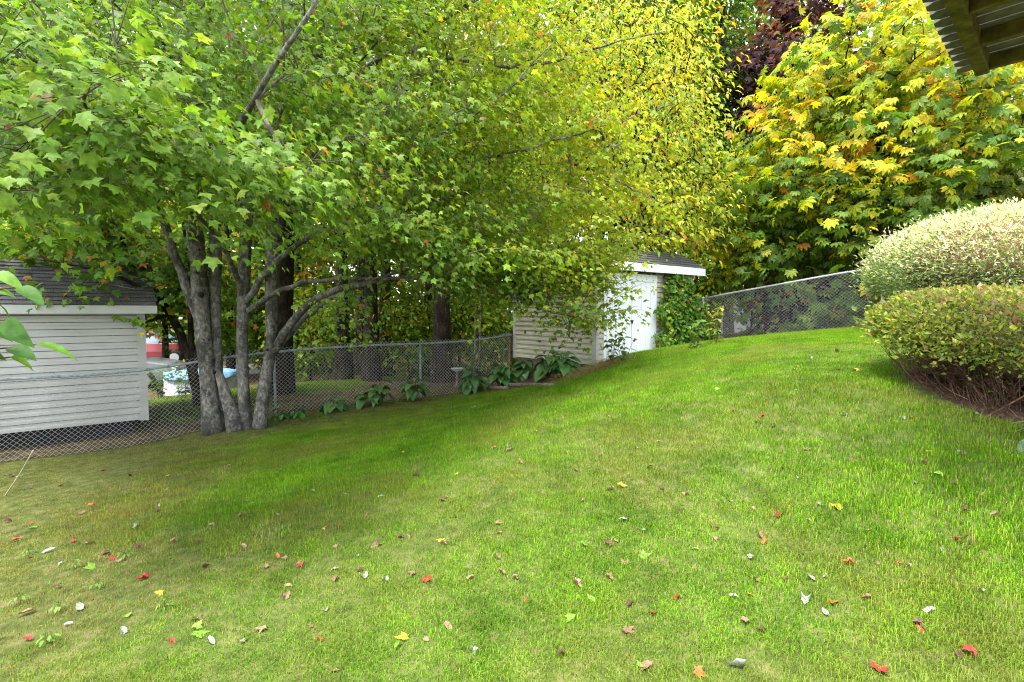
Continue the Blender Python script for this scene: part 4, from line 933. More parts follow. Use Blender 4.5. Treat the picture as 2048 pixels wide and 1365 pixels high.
# far wood that reads as one mass
k = 105000; x = R.uniform(-46, 40, k); y = R.uniform(27, 46, k) - np.abs(x) * .12; zz = R.beta(1.15, 1.15, k) * 26 - .6
cl = fbm(x * .9 + zz * .3, y * .9 + zz, 1.3, 44); ok = cl > -.35; x, y, zz = x[ok], y[ok], zz[ok]; k = len(x)
p = np.c_[x, y, H(x, y) + zz]; t = palette(WG + WY, (3, 4, 3, 4, 1.6, 1.2, .8), k)
far_wood = put('distant_woodland', leaf_mesh('distant_woodland', DIAMOND, p, basis(np.array([0, -.3, 1]) + R.normal(0, .6, (k, 3)), R.normal(0, 1, (k, 3)) + np.array([0, 0, -.5])), R.uniform(.35, .65, k), t), M['leaf_far'])
kind(tag(far_wood, 'mass of distant green and yellow woodland foliage behind all the trees', 'woodland'), 'stuff')
tb = Tubes()
for _ in range(90):
    x_, y_ = R.uniform(-40, 34), R.uniform(27, 40); g = h1(x_, y_); tb.add(np.array([[x_, y_, g - .2], [x_ + R.uniform(-.3, .3), y_, g + 6], [x_ + R.uniform(-.8, .8), y_, g + 13]]), np.array([.2, .15, .06]) * R.uniform(.6, 1.2), 6)
o = tb.build('distant_trunks', M['dark_bark'], far_wood); o['kind'] = 'stuff'

# ------------------------------------------------------------------ clipped hedges
def hedge(name, label, c, ra, rb, hgt, rot, ex, nleaf, size, tpls, pal_fn, bare=0.0, wob=.07, stems=90, lowstems=0, cat='hedge'):
    g = h1(*c); root = thing(name, label, cat, (c[0], c[1], g)); co, si = math.cos(rot), math.sin(rot)
    def surf(u, k=1.0):                         # unit directions -> points of a rounded, slightly flat-topped dome
        s = (np.abs(u[:, 0]) ** ex + np.abs(u[:, 1]) ** ex + np.abs(u[:, 2]) ** ex) ** (-1 / ex)
        q = u * s[:, None]; bul = 1 + wob * fbm(q[:, 0] * 2.2 + q[:, 2], q[:, 1] * 2.2 - q[:, 2], 2.2, len(name)) 
        q = q * (bul * k)[:, None]
        lx, ly, lz = q[:, 0] * ra, q[:, 1] * rb, q[:, 2]
        low = np.clip(-lz, 0, 1); sh = 1 - .22 * low ** 1.6
        z = hgt * .52 + lz * hgt * .48
        return np.c_[c[0] + (lx * co - ly * si) * sh, c[1] + (lx * si + ly * co) * sh, z]
    u = norm(R.normal(0, 1, (nleaf, 3))); dep = 1 - np.abs(R.normal(0, .055, nleaf)) + (R.random(nleaf) < .09) * R.uniform(0, .10, nleaf)
    p = surf(u, dep); gl = H(p[:, 0], p[:, 1]); zr = p[:, 2].copy(); p[:, 2] += gl
    hf = zr / hgt; keep = np.ones(nleaf, bool)
    patch = fbm(p[:, 0] * 1.6, p[:, 2] * 2.2 + p[:, 1], 2.0, 9)
    if bare: keep = R.random(nleaf) < np.clip((hf - bare - patch * .16) / .16, .02, 1)
    keep &= R.random(nleaf) < np.clip(1.15 + patch * .5, .4, 1)
    p, u, hf = p[keep], u[keep], hf[keep]; m_ = len(p)
    outw = np.c_[u[:, 0] * co - u[:, 1] * si, u[:, 0] * si + u[:, 1] * co, u[:, 2]]
    tip = outw * .9 + np.array([0, 0, .45]) + R.normal(0, .55, (m_, 3)); nr = outw * .6 + np.array([0, 0, .8]) + R.normal(0, .5, (m_, 3))
    t = pal_fn(hf, m_, p)
    off = np.array(root.location)
    put('foliage', leaf_mesh('foliage', tpls, p - off, basis(nr, tip), size * np.exp(R.normal(0, .25, m_)), t), M['leaf'], root)['kind'] = 'stuff'
    tb = Tubes()
    for _ in range(stems):
        d = norm(R.normal(0, 1, (1, 3)) * np.array([1, 1, .8]) + np.array([0, 0, .25])); e = surf(d, .97)[0]; e[2] += h1(e[0], e[1])
        a = np.array([c[0] + R.normal(0, ra * .3), c[1] + R.normal(0, rb * .3), 0]); a[2] = h1(a[0], a[1]) - .05
        md = (a + e) / 2 + R.normal(0, .08, 3) + np.array([0, 0, .1]); q = resample(np.array([a, md, e]), .2); tb.add(q, np.linspace(.009, .0025, len(q)), 4)
    for _ in range(lowstems):                   # dry twiggy skirt
        an = R.uniform(0, 6.283); d = np.array([[math.cos(an), math.sin(an), R.uniform(-.75, .15)]]); e = surf(norm(d), R.uniform(.72, 1.0))[0]; gz_ = h1(e[0], e[1]); e[2] += gz_
        k0 = R.uniform(.5, .95); a = np.array([c[0] + (e[0] - c[0]) * k0 + R.normal(0, .06), c[1] + (e[1] - c[1]) * k0 + R.normal(0, .06), 0]); a[2] = gz_ + R.uniform(0, .06)
        e = e + R.normal(0, .05, 3); md = (a + e) / 2 + R.normal(0, .07, 3); md[2] = max(md[2], gz_ + .02); e[2] = max(e[2], gz_ + .03); q = resample(np.array([a, md, e]), .1); tb.add(q, np.linspace(.0042, .0016, len(q)), 3)
    tb.build('stems', M['brown_twig'], root)['kind'] = 'stuff'
    v = norm(R.normal(0, 1, (1, 3)))
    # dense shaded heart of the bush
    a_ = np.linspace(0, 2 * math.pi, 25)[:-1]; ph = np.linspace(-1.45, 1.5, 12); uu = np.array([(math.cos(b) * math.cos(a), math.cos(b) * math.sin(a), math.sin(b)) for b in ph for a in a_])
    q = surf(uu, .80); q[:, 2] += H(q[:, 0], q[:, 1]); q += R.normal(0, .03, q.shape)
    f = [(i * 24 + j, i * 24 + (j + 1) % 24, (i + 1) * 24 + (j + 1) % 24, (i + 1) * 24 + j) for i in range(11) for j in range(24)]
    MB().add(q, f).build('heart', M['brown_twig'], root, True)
    return root
def spirea(hf, k, p):
    t = palette([(.16, .22, .04), (.22, .27, .045), (.11, .16, .03), (.30, .30, .055), (.22, .15, .08)], (4, 4, 3, 2, .8), k)
    br = R.random(k) < np.clip((hf - .72) * 1.3, 0, .35); t[br] = palette([(.30, .20, .11), (.26, .17, .12), (.34, .28, .12)], (2, 2, 2), br.sum()); return t
def willow(hf, k, p):
    t = palette([(.17, .25, .09), (.23, .31, .13), (.12, .19, .065)], (3, 3, 3), k)
    pal_ = R.random(k) < np.clip((hf - .42) * 2.2, 0.06, .82); t[pal_] = palette([(.56, .56, .42), (.66, .63, .54), (.58, .46, .40), (.46, .51, .33)], (3, 2, .7, 3), pal_.sum()); return t
hrot = math.atan2(-.792, .61)
hedge('spirea_hedge', 'low clipped yellow green hedge with bare brown twigs at its foot', (5.15, 4.5), 1.62, .95, .90, -.35, 2.7, 50000, .045, DIAMOND, spirea, .31, .06, 160, 1500)
hedge('willow_hedge', 'tall rounded clipped hedge with pale cream and pink leaf tips', (8.22, 7.25), 2.75, 1.8, 1.98, hrot, 2.5, 80000, .055, SLIM, willow, 0, .05, 160)
# bed of dark mulch under the hedges
def bed(name, cx, cy, rx, ry, rot, label_m, zo=.03):
    a_ = np.linspace(0, 2 * math.pi, 49)[:-1]; vs = [(cx, cy, h1(cx, cy) + zo)]; fs = []
    for j, k in enumerate((.4, .75, 1.0)):
        for i, a in enumerate(a_):
            q = k * (1 + (.09 * math.sin(3 * a + 1) + .05 * math.sin(7 * a)) * (k == 1)); x = cx + rx * q * math.cos(a) * math.cos(rot) - ry * q * math.sin(a) * math.sin(rot); y = cy + rx * q * math.cos(a) * math.sin(rot) + ry * q * math.sin(a) * math.cos(rot)
            vs.append((x, y, h1(x, y) + (zo if k < 1 else -.004)))
    for i in range(48): fs.append((0, 1 + i, 1 + (i + 1) % 48))
    for j in range(2):
        for i in range(48): fs.append((1 + j * 48 + i, 1 + (j + 1) * 48 + i, 1 + (j + 1) * 48 + (i + 1) % 48, 1 + j * 48 + (i + 1) % 48))
    return kind(MB().add(vs, fs).build(name, label_m, None, True), 'structure')
bed('mulch_bed', 5.2, 4.45, 1.68, 1.0, -.35, M['mulch'])
bed('hosta_bed', *(W2(-.55, 1.35)), .85, 1.5, hrot + math.pi / 2, M['mulch'])
BEDS = [((5.2, 4.45), 1.58, .9, -.35), (tuple(W2(-.55, 1.35)), .8, 1.4, hrot + math.pi / 2)]

# ------------------------------------------------------------------ hostas and other plants with large leaves
def hosta(px, py, label, nl, ln, tpls=HOSTA, cols=((.032, .10, .022), (.045, .125, .028), (.065, .155, .032)), rise=.32, group='hostas', lift=0, pos_=None, name='hosta_plant', cat='plant', rad=1.0, m='hosta'):
    b = ground_at(px, py) if pos_ is None else np.array(pos_); b = b + np.array([0, 0, lift])
    root = thing(name, label, cat, b, group); p, B, sz = [], [], []; tb = Tubes()
    for k in range(nl):
        an = k * 2.4 + R.normal(0, .25); q = math.sqrt((k + .6) / nl); rr = q * rad * ln * .95; hz = rise * (1.15 - .75 * q) + R.normal(0, .03)
        at = b + np.array([math.cos(an) * rr * .65, math.sin(an) * rr * .65, max(hz, .05)])
        tip = np.array([math.cos(an), math.sin(an), -.08 - .35 * q + .45 * (1 - q) + R.normal(0, .15)]); nr = np.array([math.cos(an) * .55, math.sin(an) * .55, 1.0]) + R.normal(0, .15, 3)
        p.append(at); B.append(basis(nr[None], tip[None])[0]); sz.append(ln * R.uniform(.75, 1.15))
        tb.add(np.array([b + np.array([0, 0, -.03]), (b + at) / 2 + np.array([0, 0, .05]), at]), [.023 * ln, .02 * ln, .016 * ln], 4)
    t = palette(cols, (1,) * len(cols), nl)
    leaf_objects(root, 'leaf', tpls, np.array(p), np.array(B), np.array(sz), t, M[m], 4)
    tb.build('stalks', M['moss'], root)['kind'] = 'stuff'
    return root
for px, py, lab, k in ((955, 768, 'dark green hosta at the fence end of the bed above the logs', 16), (1005, 760, 'dark green hosta in front of the rusty fence post', 18), (1050, 762, 'dark green hosta by the middle of the shed side wall', 20), (1095, 760, 'big leaved hosta against the cream siding', 20), (1130, 756, 'dark green hosta nearest the dry grass by the shed corner', 16)):
    b_ = ground_at(px, py); s0_, d0_ = SD(b_[0], b_[1]); q_ = W2(s0_ - .75 * max(0, .45 - d0_), max(d0_, .45)); hosta(px, py, lab, k + 10, .29, rise=.52, group='hostas beside the shed', pos_=(q_[0], q_[1], h1(*q_)))
for px, py, lab, k, l, rs in ((645, 812, 'low dark leafy plant at the fence foot beside the maple', 10, .22, .2), (700, 800, 'leafy plant with bright leaf at the fence foot', 9, .2, .28), (745, 806, 'tall dark big leaved plant against the chain link', 14, .24, .42), (790, 792, 'dark big leaved plant on the shed side of the fence plants', 14, .24, .4), (560, 838, 'low ground cover plant at the foot of the maple trunks', 16, .12, .1), (470, 868, 'ground cover sprouting between the maple stems', 12, .09, .08), (595, 836, 'ground cover plant between the maple and the fence plants', 14, .12, .1)):
    b_ = ground_at(px, py); s0_, _d = SD(b_[0], b_[1]); q_ = W2(s0_, .34); hosta(px, py, lab, k, l * 1.15, rise=rs * 1.15, group='plants along the fence foot', pos_=(q_[0], q_[1], h1(*q_)))
hp = ground_at(2046, 905) + np.array([.22, 0, 0]); hp[2] = h1(hp[0], hp[1])
hosta(0, 0, 'blue green hosta at the right edge of the lawn', 12, .2, rise=.14, group=None, pos_=hp, cols=((.06, .12, .06), (.09, .15, .08), (.3, .32, .2)))
for k, (px, py) in enumerate(((60, 1110), (120, 1225), (40, 1210), (150, 1140), (250, 1120), (330, 1225), (195, 1180), (95, 1290))):
    hosta(px, py, ('small clover like weed in the mossy corner of the lawn'), 11, .03, OVAL_HI, ((.13, .25, .04), (.16, .29, .05)), .03, 'weeds in the mossy lawn corner', 0, None, 'lawn_weed', 'weed', 2.2, 'leaf')

# climbing vine on the shed front
vb = np.array([*W2(2.55, SHED_D + .12), 0.]); vb[2] = h1(vb[0], vb[1])
vine = thing('climbing_vine', 'bushy green vine climbing the shed front beside the white door', 'vine', vb)
k = 2300; z = R.beta(1.15, 1.5, k) * 1.75 + .03; wv = np.interp(z, [0, .4, 1.0, 1.4, 1.8], [1.0, .98, .72, .5, .25]); cs_ = np.interp(z, [0, .5, 1.2, 1.8], [2.78, 2.75, 2.62, 2.55])
s_ = cs_ + R.uniform(-1, 1, k) * wv * (1 + .12 * np.sin(z * 9)); thick = np.interp(z, [0, .8, 1.8], [.5, .42, .2]); d_ = SHED_D + .05 + thick * R.random(k) ** .6
p = W2(s_, d_); p = np.c_[p, vb[2] + z]
lf, rt = s_ > 3.5, None
nr = np.array([.35, -.5, .85]) + R.normal(0, .45, (k, 3)); tip = np.array([.25, -.35, -.45]) + R.normal(0, .6, (k, 3)); B = basis(nr, tip); sz = .085 * np.exp(R.normal(0, .2, k))
t = palette([(.07, .17, .02), (.11, .23, .028), (.05, .11, .018), (.18, .27, .035), (.28, .12, .05)], (4, 4, 2, 2, .4), k)
o_n = np.argsort(p[:, 1] + .0 * z)[:300]; rest = np.ones(k, bool); rest[o_n] = False
leaf_objects(vine, 'leaf', LOBED + OVAL_HI[:1], p[o_n], B[o_n], sz[o_n], t[o_n], M['leaf'])
put('foliage', leaf_mesh('foliage', LOBED, p[rest] - vb, B[rest], sz[rest], t[rest]), M['leaf'], vine)['kind'] = 'stuff'
tb = Tubes()
for _ in range(26):
    a = FR(2.6 + R.uniform(-.3, .3), SHED_D + .06, vb[2] - .03); zt_ = R.uniform(.7, 1.7); e = FR(2.65 + R.uniform(-.7, .7) * (1 - zt_ / 2.4), SHED_D + R.uniform(.05, .2), vb[2] + zt_)
    q = resample(np.array([a, (a + e) / 2 + R.normal(0, .1, 3), e]), .15); tb.add(q, np.linspace(.01, .003, len(q)), 4)
tb.build('stems', M['brown_twig'], vine)['kind'] = 'stuff'

# weeds with upright stems
def weed(base, label, nst, hgt, ln, cols, wts, name='tall_weed', lean=.25, group=None, tpls=OVAL_HI, per=9):
    base = np.array(base); root = thing(name, label, 'weed', base, group); tb = Tubes(); p, tp = [], []
    for _ in range(nst):
        an = R.uniform(0, 6.28); e = base + np.array([math.cos(an) * lean * R.uniform(.3, 1), math.sin(an) * lean * R.uniform(.3, 1), hgt * R.uniform(.65, 1.05)])
        q = resample(np.array([base + np.array([math.cos(an) * .05, math.sin(an) * .05, -.03]), (base + e) / 2 + np.array([0, 0, .08]), e]), .1); tb.add(q, np.linspace(.006, .0025, len(q)), 4)
        for _ in range(per):
            c_ = q[R.integers(len(q) // 4, len(q))]; a2 = R.uniform(0, 6.28); p.append(c_); tp.append((math.cos(a2), math.sin(a2), R.uniform(-.3, .35)))
    tb.build('stems', M['moss'], root)['kind'] = 'stuff'; k = len(p)
    leaf_objects(root, 'leaf', tpls, np.array(p), basis(np.array([0, 0, 1.0]) + R.normal(0, .3, (k, 3)), np.array(tp)), ln * np.exp(R.normal(0, .2, k)), palette(cols, wts, k), M['leaf'], 4)
    return root
GW = ((.08, .17, .03), (.12, .22, .04), (.06, .12, .025))
weed(ground_at(1218, 732), 'leafy weed growing at the shed corner by the door', 6, .62, .13, GW, (1, 1, 1))
weed(ground_at(1248, 726), 'smaller weed in front of the white shed door', 4, .5, .12, GW, (1, 1, 1))
weed(ground_at(1428, 690), 'yellowing weed climbing the corner post of the right fence', 6, .85, .12, ((.16, .24, .04), (.30, .32, .05), (.42, .26, .04)), (3, 2, 1), lean=.18)
weed(ground_at(1395, 697), 'leafy weed between the vine and the fence corner post', 5, .6, .12, GW, (1, 1, 1))
for wx, wy, wz in ((362, 12.6, 0), (318, 13.2, 0)):
    q_ = P(wx, 700, wy); weed((q_[0], q_[1], h1(q_[0], q_[1])), ('leafy bush in front of the blue tarp beyond the fence' if wx > 340 else 'leafy bush beyond the fence beside the grey shed corner'), 9, .95, .12, GW, (1, 1, 1), lean=.4, name='wild_bush')
weed(ground_at(352, 842), 'small leafy sprout at the fence beside the grey shed corner', 3, .4, .09, GW, (1, 1, 1))
# dry grass by the shed corner
tb = Tubes(); dg = ground_at(1190, 744)
for _ in range(420):
    b = ground_at(0, 0) if False else dg + np.array([R.normal(0, .32), R.normal(0, .14), 0]); b[2] = h1(b[0], b[1]); an = R.uniform(0, 6.28); l = R.uniform(.1, .28)
    tb.add(np.array([b, b + np.array([math.cos(an) * l * .4, math.sin(an) * l * .4, l * .55]), b + np.array([math.cos(an) * l, math.sin(an) * l, l * .45])]), [.003, .0025, .001], 3)
dry = tb.build('dry_grass', mottled('straw', [(.3, (.14, .085, .03)), (.7, (.34, .24, .11))], 20, .9), None); kind(tag(dry, 'tuft of dry brown grass at the shed corner', 'grass'), 'stuff')

# dogwood shrub reaching in at the left edge
sb = np.array([-2.35, 1.45, h1(-2.35, 1.45)])
dog = thing('dogwood_shrub', 'shrub with large oval green leaves reaching in beside the lawn', 'shrub', sb)
p, tp, nr = [], [], []
for tx, ty, Y, k in ((35, 575, 1.75, 7), (10, 640, 1.72, 8), (70, 690, 1.8, 7), (20, 715, 1.75, 7), (-10, 545, 1.65, 4), (-20, 600, 1.7, 5), (-25, 690, 1.7, 4)):
    e = P(tx, ty, Y); a = sb + np.array([R.uniform(-.1, .1), R.uniform(-.1, .1), 0]); md = np.array([sb[0] * .6 + e[0] * .4, (sb[1] + e[1]) / 2, max(e[2] - .05, 1.25)])
    q = resample(np.array([a, np.array([a[0], a[1], md[2] * .7]), md, e]), .07); MB().tube(q, np.linspace(.011, .003, len(q)), 6).build('stem', M['brown_twig'], dog, True)
    for i in range(k):
        c_ = q[-1 - int(i * 1.2)]; p.append(c_); an = R.uniform(-1.4, 1.4); tp.append((math.cos(an), math.sin(an) * .7, R.uniform(-.55, .3))); nr.append((R.normal(0, .35), -.55 + R.normal(0, .3), .75))
p = np.array(p); k = len(p)
leaf_objects(dog, 'leaf', OVAL_HI, p, basis(np.array(nr), np.array(tp)), .085 * np.exp(R.normal(0, .2, k)), palette([(.045, .12, .018), (.06, .15, .022), (.12, .25, .035)], (3, 3, 2), k), M['leaf'], 6)
# broken dry stalk on the lawn at the left
a, b = ground_at(8, 992), P(66, 902, 5.2)
a2 = a.copy(); stk = thing('dry_stalk', 'pale broken stalk leaning up from the lawn towards the fence', 'stalk', a2)
MB().tube(resample(np.array([a + np.array([0, 0, -.02]), a * .45 + b * .55 + np.array([.02, 0, .0]), b]), .06), .007, 6).build('stem', M['beige_box'], stk, True)
MB().tube([a * .55 + b * .45, a * .55 + b * .45 + np.array([.1, -.02, .03])], [.005, .002], 5).build('side_twig', M['beige_box'], stk, True)

# ------------------------------------------------------------------ lawn grass (uncountable: one object, tufts instanced on points)
def tuft(seed, nb, straw):
    r = np.random.default_rng(seed); V_, F_, T_ = [], [], []
    for _ in range(nb):
        x, y = r.normal(0, .07, 2); an = r.uniform(0, 6.283); L = r.uniform(.013, .034); be = r.uniform(.15, 1.0); wv = r.uniform(.0010, .0019)
        dx, dy = math.cos(an), math.sin(an); sx, sy = -dy * wv, dx * wv; b = len(V_)
        m1 = (x + dx * L * be * .3, y + dy * L * be * .3, L * .6); e = (x + dx * L * be, y + dy * L * be, L * (1 - .45 * be))
        V_ += [(x - sx, y - sy, -.012), (x + sx, y + sy, -.012), (m1[0] + sx * .8, m1[1] + sy * .8, m1[2]), (m1[0] - sx * .8, m1[1] - sy * .8, m1[2]), e]
        F_ += [(b, b + 1, b + 2), (b, b + 2, b + 3), (b + 3, b + 2, b + 4)]
        if r.random() < straw: c = np.array([(.21, .155, .05), (.13, .09, .033), (.26, .215, .075)][r.integers(3)])
        else: c = np.array([(.098, .225, .008), (.135, .285, .010), (.07, .165, .007), (.19, .325, .016)][r.integers(4)])
        T_ += [c * r.uniform(.8, 1.2)] * 5
    me = np_mesh('grass_tuft', np.array(V_), np.array(F_).ravel(), 3, np.array(T_)); me.materials.append(M['grass'])
    return bpy.data.objects.new('grass_tuft', me)
tufts = [tuft(1, 62, .04), tuft(2, 60, .14), tuft(3, 58, .08), tuft(4, 44, .45), tuft(5, 38, .75)]
def scatter(name, label, p, size, idx):
    me = bpy.data.meshes.new(name); me.vertices.add(len(p)); me.vertices.foreach_set('co', p.astype(np.float32).ravel())
    for nm, ty, arr in (('idx', 'INT', idx.astype(np.int32)), ('scl', 'FLOAT', size.astype(np.float32)), ('yaw', 'FLOAT', R.uniform(0, 6.283, len(p)).astype(np.float32))):
        a = me.attributes.new(nm, ty, 'POINT'); a.data.foreach_set('value', arr)
    o = put(name, me, M['grass']); g = bpy.data.node_groups.new(name, 'GeometryNodeTree')
    g.interface.new_socket('Geometry', in_out='INPUT', socket_type='NodeSocketGeometry'); g.interface.new_socket('Geometry', in_out='OUTPUT', socket_type='NodeSocketGeometry')
    gi, go = g.nodes.new('NodeGroupInput'), g.nodes.new('NodeGroupOutput'); jn = g.nodes.new('GeometryNodeJoinGeometry'); ip = g.nodes.new('GeometryNodeInstanceOnPoints')
    for tobj in tufts[::-1]:
        oi = g.nodes.new('GeometryNodeObjectInfo'); oi.inputs[0].default_value = tobj; ti = g.nodes.new('GeometryNodeGeometryToInstance')
        g.links.new(oi.outputs['Geometry'], ti.inputs[0]); g.links.new(ti.outputs[0], jn.inputs[0])
    def na(nm, ty):
        q = g.nodes.new('GeometryNodeInputNamedAttribute'); q.data_type = ty; q.inputs[0].default_value = nm; return q.outputs[0]
    cx = g.nodes.new('ShaderNodeCombineXYZ'); g.links.new(na('yaw', 'FLOAT'), cx.inputs[2])
    ip.inputs['Pick Instance'].default_value = True
    g.links.new(gi.outputs[0], ip.inputs['Points']); g.links.new(jn.outputs[0], ip.inputs['Instance']); g.links.new(na('idx', 'INT'), ip.inputs['Instance Index'])
    e2r = g.nodes.new('FunctionNodeEulerToRotation'); g.links.new(cx.outputs[0], e2r.inputs[0]); g.links.new(e2r.outputs[0], ip.inputs['Rotation']); g.links.new(na('scl', 'FLOAT'), ip.inputs['Scale'])
    g.links.new(ip.outputs[0], go.inputs[0]); md = o.modifiers.new('scatter', 'NODES'); md.node_group = g
    return kind(tag(o, label, 'grass'), 'stuff')
k = 92000
x = R.uniform(-10, 10.5, k); y = R.uniform(.9, 14, k); s_, d_ = SD(x, y); px, py, f = proj(np.c_[x, y, H(x, y)])
ok = (d_ > .1) & (s_ < 4.4) & (px > -500) & (px < 2700) & (py < 1560) & (py > 0) & ~((s_ > -.1) & (s_ < SHED_W + .1) & (d_ < SHED_D + .05))
for (bx_, by_), rx, ry, rt_ in BEDS:
    lx = (x - bx_) * math.cos(rt_) + (y - by_) * math.sin(rt_); ly = -(x - bx_) * math.sin(rt_) + (y - by_) * math.cos(rt_); ok &= (lx / rx) ** 2 + (ly / ry) ** 2 > 1
worn_shade = fbm(x, y, 1.1, 71) + .75 * np.clip((-x - 1.2) / 2.6, 0, 1.4) - .35 * np.clip((x - .8) / 3, 0, 1) + .55 * np.clip((1.5 - SD(x, y)[1]) / 1.5, 0, 1) * (SD(x, y)[0] < -.8)  # left side worn; along the fence, shade and leaf litter painted as browner turf
ok &= R.random(k) > np.clip((worn_shade - .25) * .7, 0, .55)
ok &= R.random(k) < np.clip(1.25 - y * .045, .5, 1)
x, y, worn_shade = x[ok], y[ok], worn_shade[ok]; k = len(x)
pr = np.clip(.28 + worn_shade * .75 + R.normal(0, .14, k), 0, 1)
idx = np.where(pr < .2, 0, np.where(pr < .38, 2, np.where(pr < .55, 1, np.where(pr < .78, 3, 4))))
size = R.uniform(.75, 1.25, k) * (1 - .25 * np.clip(worn_shade, 0, 1)) * (1 + .25 * np.clip(fbm(x, y, 2.3, 15), -1, 1))
scatter('lawn_grass', 'short green lawn grass with straw coloured patches', np.c_[x, y, H(x, y) + .004], size, idx)
print('tufts', k)
k = 7000; x = R.uniform(-12, 1, k); y = R.uniform(9.5, 18, k); s_, d_ = SD(x, y); ok = (d_ < -.1) & (d_ > -5.5) & ~((s_ < gx + .3) & (d_ < -.5) & (d_ > -4.2)) & (s_ < -.3); ok &= fbm(x, y, 1.0, 33) > .02 + np.where(d_ > -1.6, .35, 0)
x, y = x[ok], y[ok]; scatter('verge_grass', 'rough grass on the ground beyond the chain link fence', np.c_[x, y, H(x, y)], R.uniform(1.3, 2.6, len(x)), R.choice([0, 1, 3], len(x)))

# ------------------------------------------------------------------ fallen leaves, each one a thing
COL = {'red': ((.25, .025, .02), 'bright red maple leaf'), 'dark': ((.09, .035, .035), 'dark maroon curled leaf'), 'tan': ((.22, .135, .09), 'curled pinkish tan leaf'), 'brown': ((.16, .095, .055), 'crumpled brown leaf'),
       'pale': ((.20, .225, .175), 'pale silvery leaf showing its underside'), 'yellow': ((.36, .27, .03), 'yellow maple leaf'), 'orange': ((.34, .10, .025), 'orange maple leaf'), 'green': ((.14, .27, .03), 'fresh green leaf')}
def curled(tpl, roll, bend, seed):
    v, f = tpl; v = v.copy(); v[:, 1] -= .4; r = np.random.default_rng(seed); a = roll
    x = v[:, 0]; v[:, 2] = np.abs(np.sin(x * a)) * abs(x) * .9 * np.sign(a) + bend * v[:, 1] ** 2 + r.normal(0, .035, len(v)); v[:, 0] = np.sin(x * a) / a if abs(a) > .1 else x
    v[:, 2] -= v[:, 2].min(); return v, f
SHAPES = [curled(MAPLE_HI[0], .45, .15, 1), curled(MAPLE_HI[1], 3.4, .2, 2), curled(OVAL_HI[0], 2.6, .25, 3), curled(MAPLE_HI[2], -.9, -.15, 4), curled(LOBED[0], 4.2, .4, 5)]
cache = {}
def fallen(p, col, shape, size):
    if col == 'pale' and shape in (0, 3): shape = int(R.choice([1, 2, 4]))
    key = (col, shape)
    if key not in cache:
        tv, tf = SHAPES[shape]; c = np.array(COL[col][0]) * R.uniform(.9, 1.1); tt = np.repeat(c[None], len(tv), 0) * R.uniform(.8, 1.15, (len(tv), 1))
        me = np_mesh('fallen_leaf', tv, tf.ravel(), 3, tt); me.materials.append(M['dry_leaf']); cache[key] = me
    o = bpy.data.objects.new('fallen_leaf', cache[key]); C.objects.link(o); o.location = (p[0], p[1], p[2] + .014 + .006 * R.random()); o.scale = (size * R.uniform(.55, .8), size * R.uniform(.6, .85), size * .75)
    o.rotation_euler = (R.normal(0, .25), R.normal(0, .25), R.uniform(0, 6.28))
    where = 'on the shaded lawn towards the fence' if p[0] < -1.6 else ('on the bright lawn by the low hedge' if p[0] > 1.8 else 'on the open middle of the lawn')
    shp = ('lying flat', 'rolled into a tube', 'folded lengthwise', 'cupped upward', 'tightly crumpled')[shape]
    sw = 'small ' if size < .065 else ('large ' if size > .092 else ''); tag(o, f'{sw}{COL[col][1]} {shp} {where}'.replace(' showing its underside', '').replace('crumpled brown leaf tightly crumpled', 'brown leaf tightly crumpled').replace('curled pinkish tan leaf rolled', 'pinkish tan leaf rolled').replace('large bright red', 'large red').replace('small bright red', 'small red').replace('curled leaf', 'leaf').replace('curled pinkish', 'pinkish'), 'leaf', f'fallen leaves {where}')
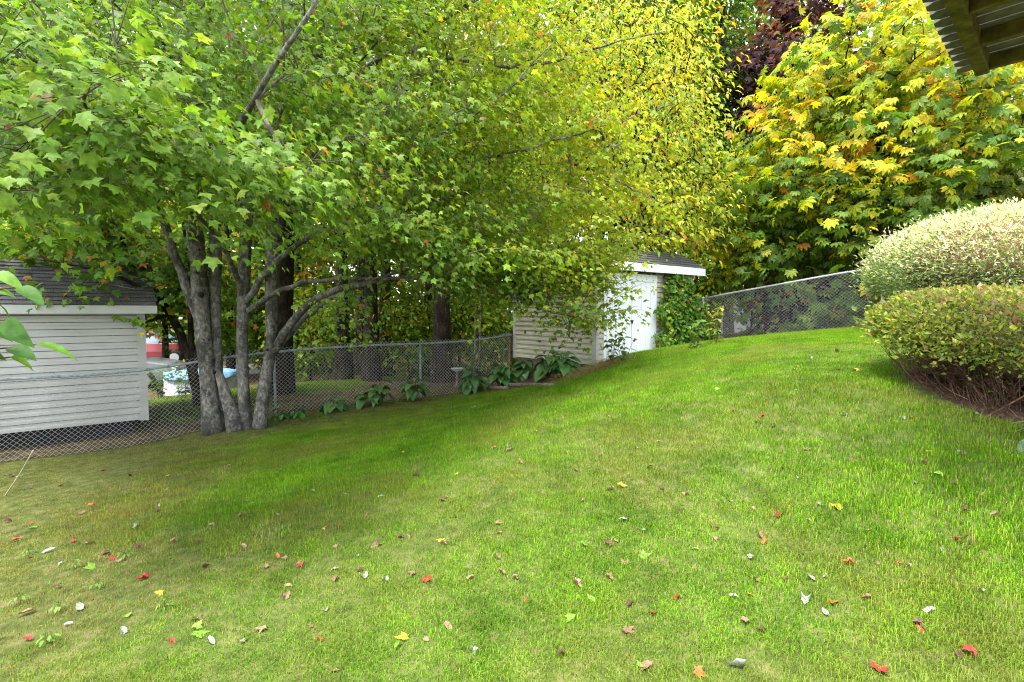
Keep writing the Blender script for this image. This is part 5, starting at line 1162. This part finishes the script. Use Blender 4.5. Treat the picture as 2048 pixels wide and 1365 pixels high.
listed = [(600, 1140, 'red', 3, .075), (722, 1147, 'dark', 3, .07), (855, 1165, 'red', 0, .10), (148, 1087, 'red', 0, .07), (225, 1122, 'red', 0, .075), (285, 1163, 'red', 1, .10), (55, 1283, 'red', 2, .09), (343, 1290, 'red', 2, .07), (640, 1288, 'red', 2, .07), (1050, 1208, 'red', 0, .045), (1305, 1237, 'red', 2, .08), (1838, 1265, 'red', 2, .07), (1760, 1347, 'red', 0, .10), (1935, 1315, 'red', 3, .08), (1795, 1133, 'red', 4, .05),
          (670, 1145, 'pale', 2, .09), (672, 1165, 'tan', 1, .09), (565, 1200, 'tan', 1, .13), (160, 1223, 'pale', 2, .13), (55, 1232, 'tan', 2, .13), (95, 1107, 'pale', 2, .11), (350, 1088, 'tan', 1, .09), (770, 1168, 'pale', 1, .08), (895, 1258, 'tan', 2, .09), (945, 1312, 'pale', 1, .08), (998, 1050, 'tan', 0, .08), (1000, 1072, 'tan', 4, .06), (882, 1087, 'yellow', 0, .10), (752, 1095, 'tan', 1, .12), (820, 1080, 'brown', 1, .09), (995, 1122, 'brown', 4, .08), (1002, 1152, 'brown', 4, .08), (1155, 1178, 'tan', 1, .10), (1215, 1095, 'dark', 3, .09), (1232, 1090, 'tan', 2, .08), (1250, 1130, 'brown', 0, .09), (1290, 1118, 'green', 0, .10), (1170, 1095, 'green', 0, .09), (1140, 1245, 'green', 0, .09), (1183, 1208, 'green', 2, .09), (1258, 1270, 'brown', 0, .10), (1290, 1342, 'brown', 2, .09), (1285, 1067, 'pale', 2, .09), (1247, 1045, 'pale', 2, .09), (1610, 1208, 'pale', 1, .11), (1622, 1163, 'pale', 2, .08), (1650, 1157, 'pale', 2, .06), (1885, 1108, 'pale', 3, .07), (1862, 1232, 'pale', 3, .08), (1502, 1195, 'yellow', 0, .06), (1510, 1168, 'brown', 1, .07), (1500, 1122, 'pale', 2, .09), (1640, 1016, 'pale', 2, .09), (1672, 1020, 'yellow', 1, .10), (1725, 885, 'pale', 3, .06), (1860, 915, 'yellow', 1, .10), (1920, 912, 'pale', 3, .08), (1825, 840, 'orange', 2, .08), (1905, 973, 'dark', 3, .06), (1462, 1008, 'tan', 2, .08), (1428, 1085, 'tan', 3, .06), (1518, 850, 'dark', 3, .08), (1588, 745, 'tan', 3, .08), (1650, 732, 'yellow', 0, .08), (1710, 745, 'yellow', 3, .09), (1200, 915, 'dark', 3, .07), (1300, 940, 'dark', 3, .08), (1322, 985, 'dark', 3, .08), (1040, 930, 'brown', 1, .09), (768, 962, 'yellow', 0, .07), (760, 998, 'pale', 2, .09), (812, 985, 'dark', 4, .07), (845, 978, 'dark', 3, .07), (690, 993, 'pale', 2, .08), (205, 945, 'red', 4, .07), (335, 955, 'yellow', 0, .08), (430, 1010, 'brown', 2, .08), (362, 1010, 'red', 4, .06), (650, 1060, 'orange', 2, .07), (500, 1040, 'brown', 4, .09), (412, 1140, 'dark', 4, .08), (400, 1278, 'green', 0, .10), (488, 1292, 'pale', 2, .09), (390, 1247, 'tan', 2, .09), (180, 1140, 'green', 0, .10), (275, 1098, 'dark', 3, .08), (65, 1050, 'red', 3, .06), (35, 1078, 'dark', 2, .07), (115, 1180, 'dark', 3, .07), (1475, 1345, 'pale', 0, .09), (1400, 1355, 'orange', 0, .08), (1520, 1270, 'dark', 3, .06), (1490, 1253, 'tan', 3, .06), (700, 940, 'tan', 0, .07), (620, 960, 'orange', 0, .06), (480, 960, 'yellow', 0, .06)]
for px, py, c, s, z in listed: fallen(ground_at(px, py), c, s, z)
names = list(COL); cnt = 0
while cnt < 170:
    px, py = R.uniform(10, 2030), 700 + 665 * R.beta(.9, 1.6)
    if px > 1700 and py < 830: continue
    g = ground_at(px, py); s_, d_ = SD(g[0], g[1])
    if d_ < .3 or s_ > 4.3 or (s_ > -.9 and d_ < SHED_D + .3): continue
    if g[0] > -.5 and R.random() < .5: continue
    if any(((((g[0] - b[0][0]) * math.cos(b[3]) + (g[1] - b[0][1]) * math.sin(b[3])) / b[1]) ** 2 + ((-(g[0] - b[0][0]) * math.sin(b[3]) + (g[1] - b[0][1]) * math.cos(b[3])) / b[2]) ** 2) < 1 for b in BEDS): continue
    c = R.choice(names, p=np.array([.5, 1.3, 2.4, 2.2, 1.8, .9, .7, .8]) / 10.6); fallen(g, c, int(R.integers(0, 5)), R.uniform(.05, .10)); cnt += 1
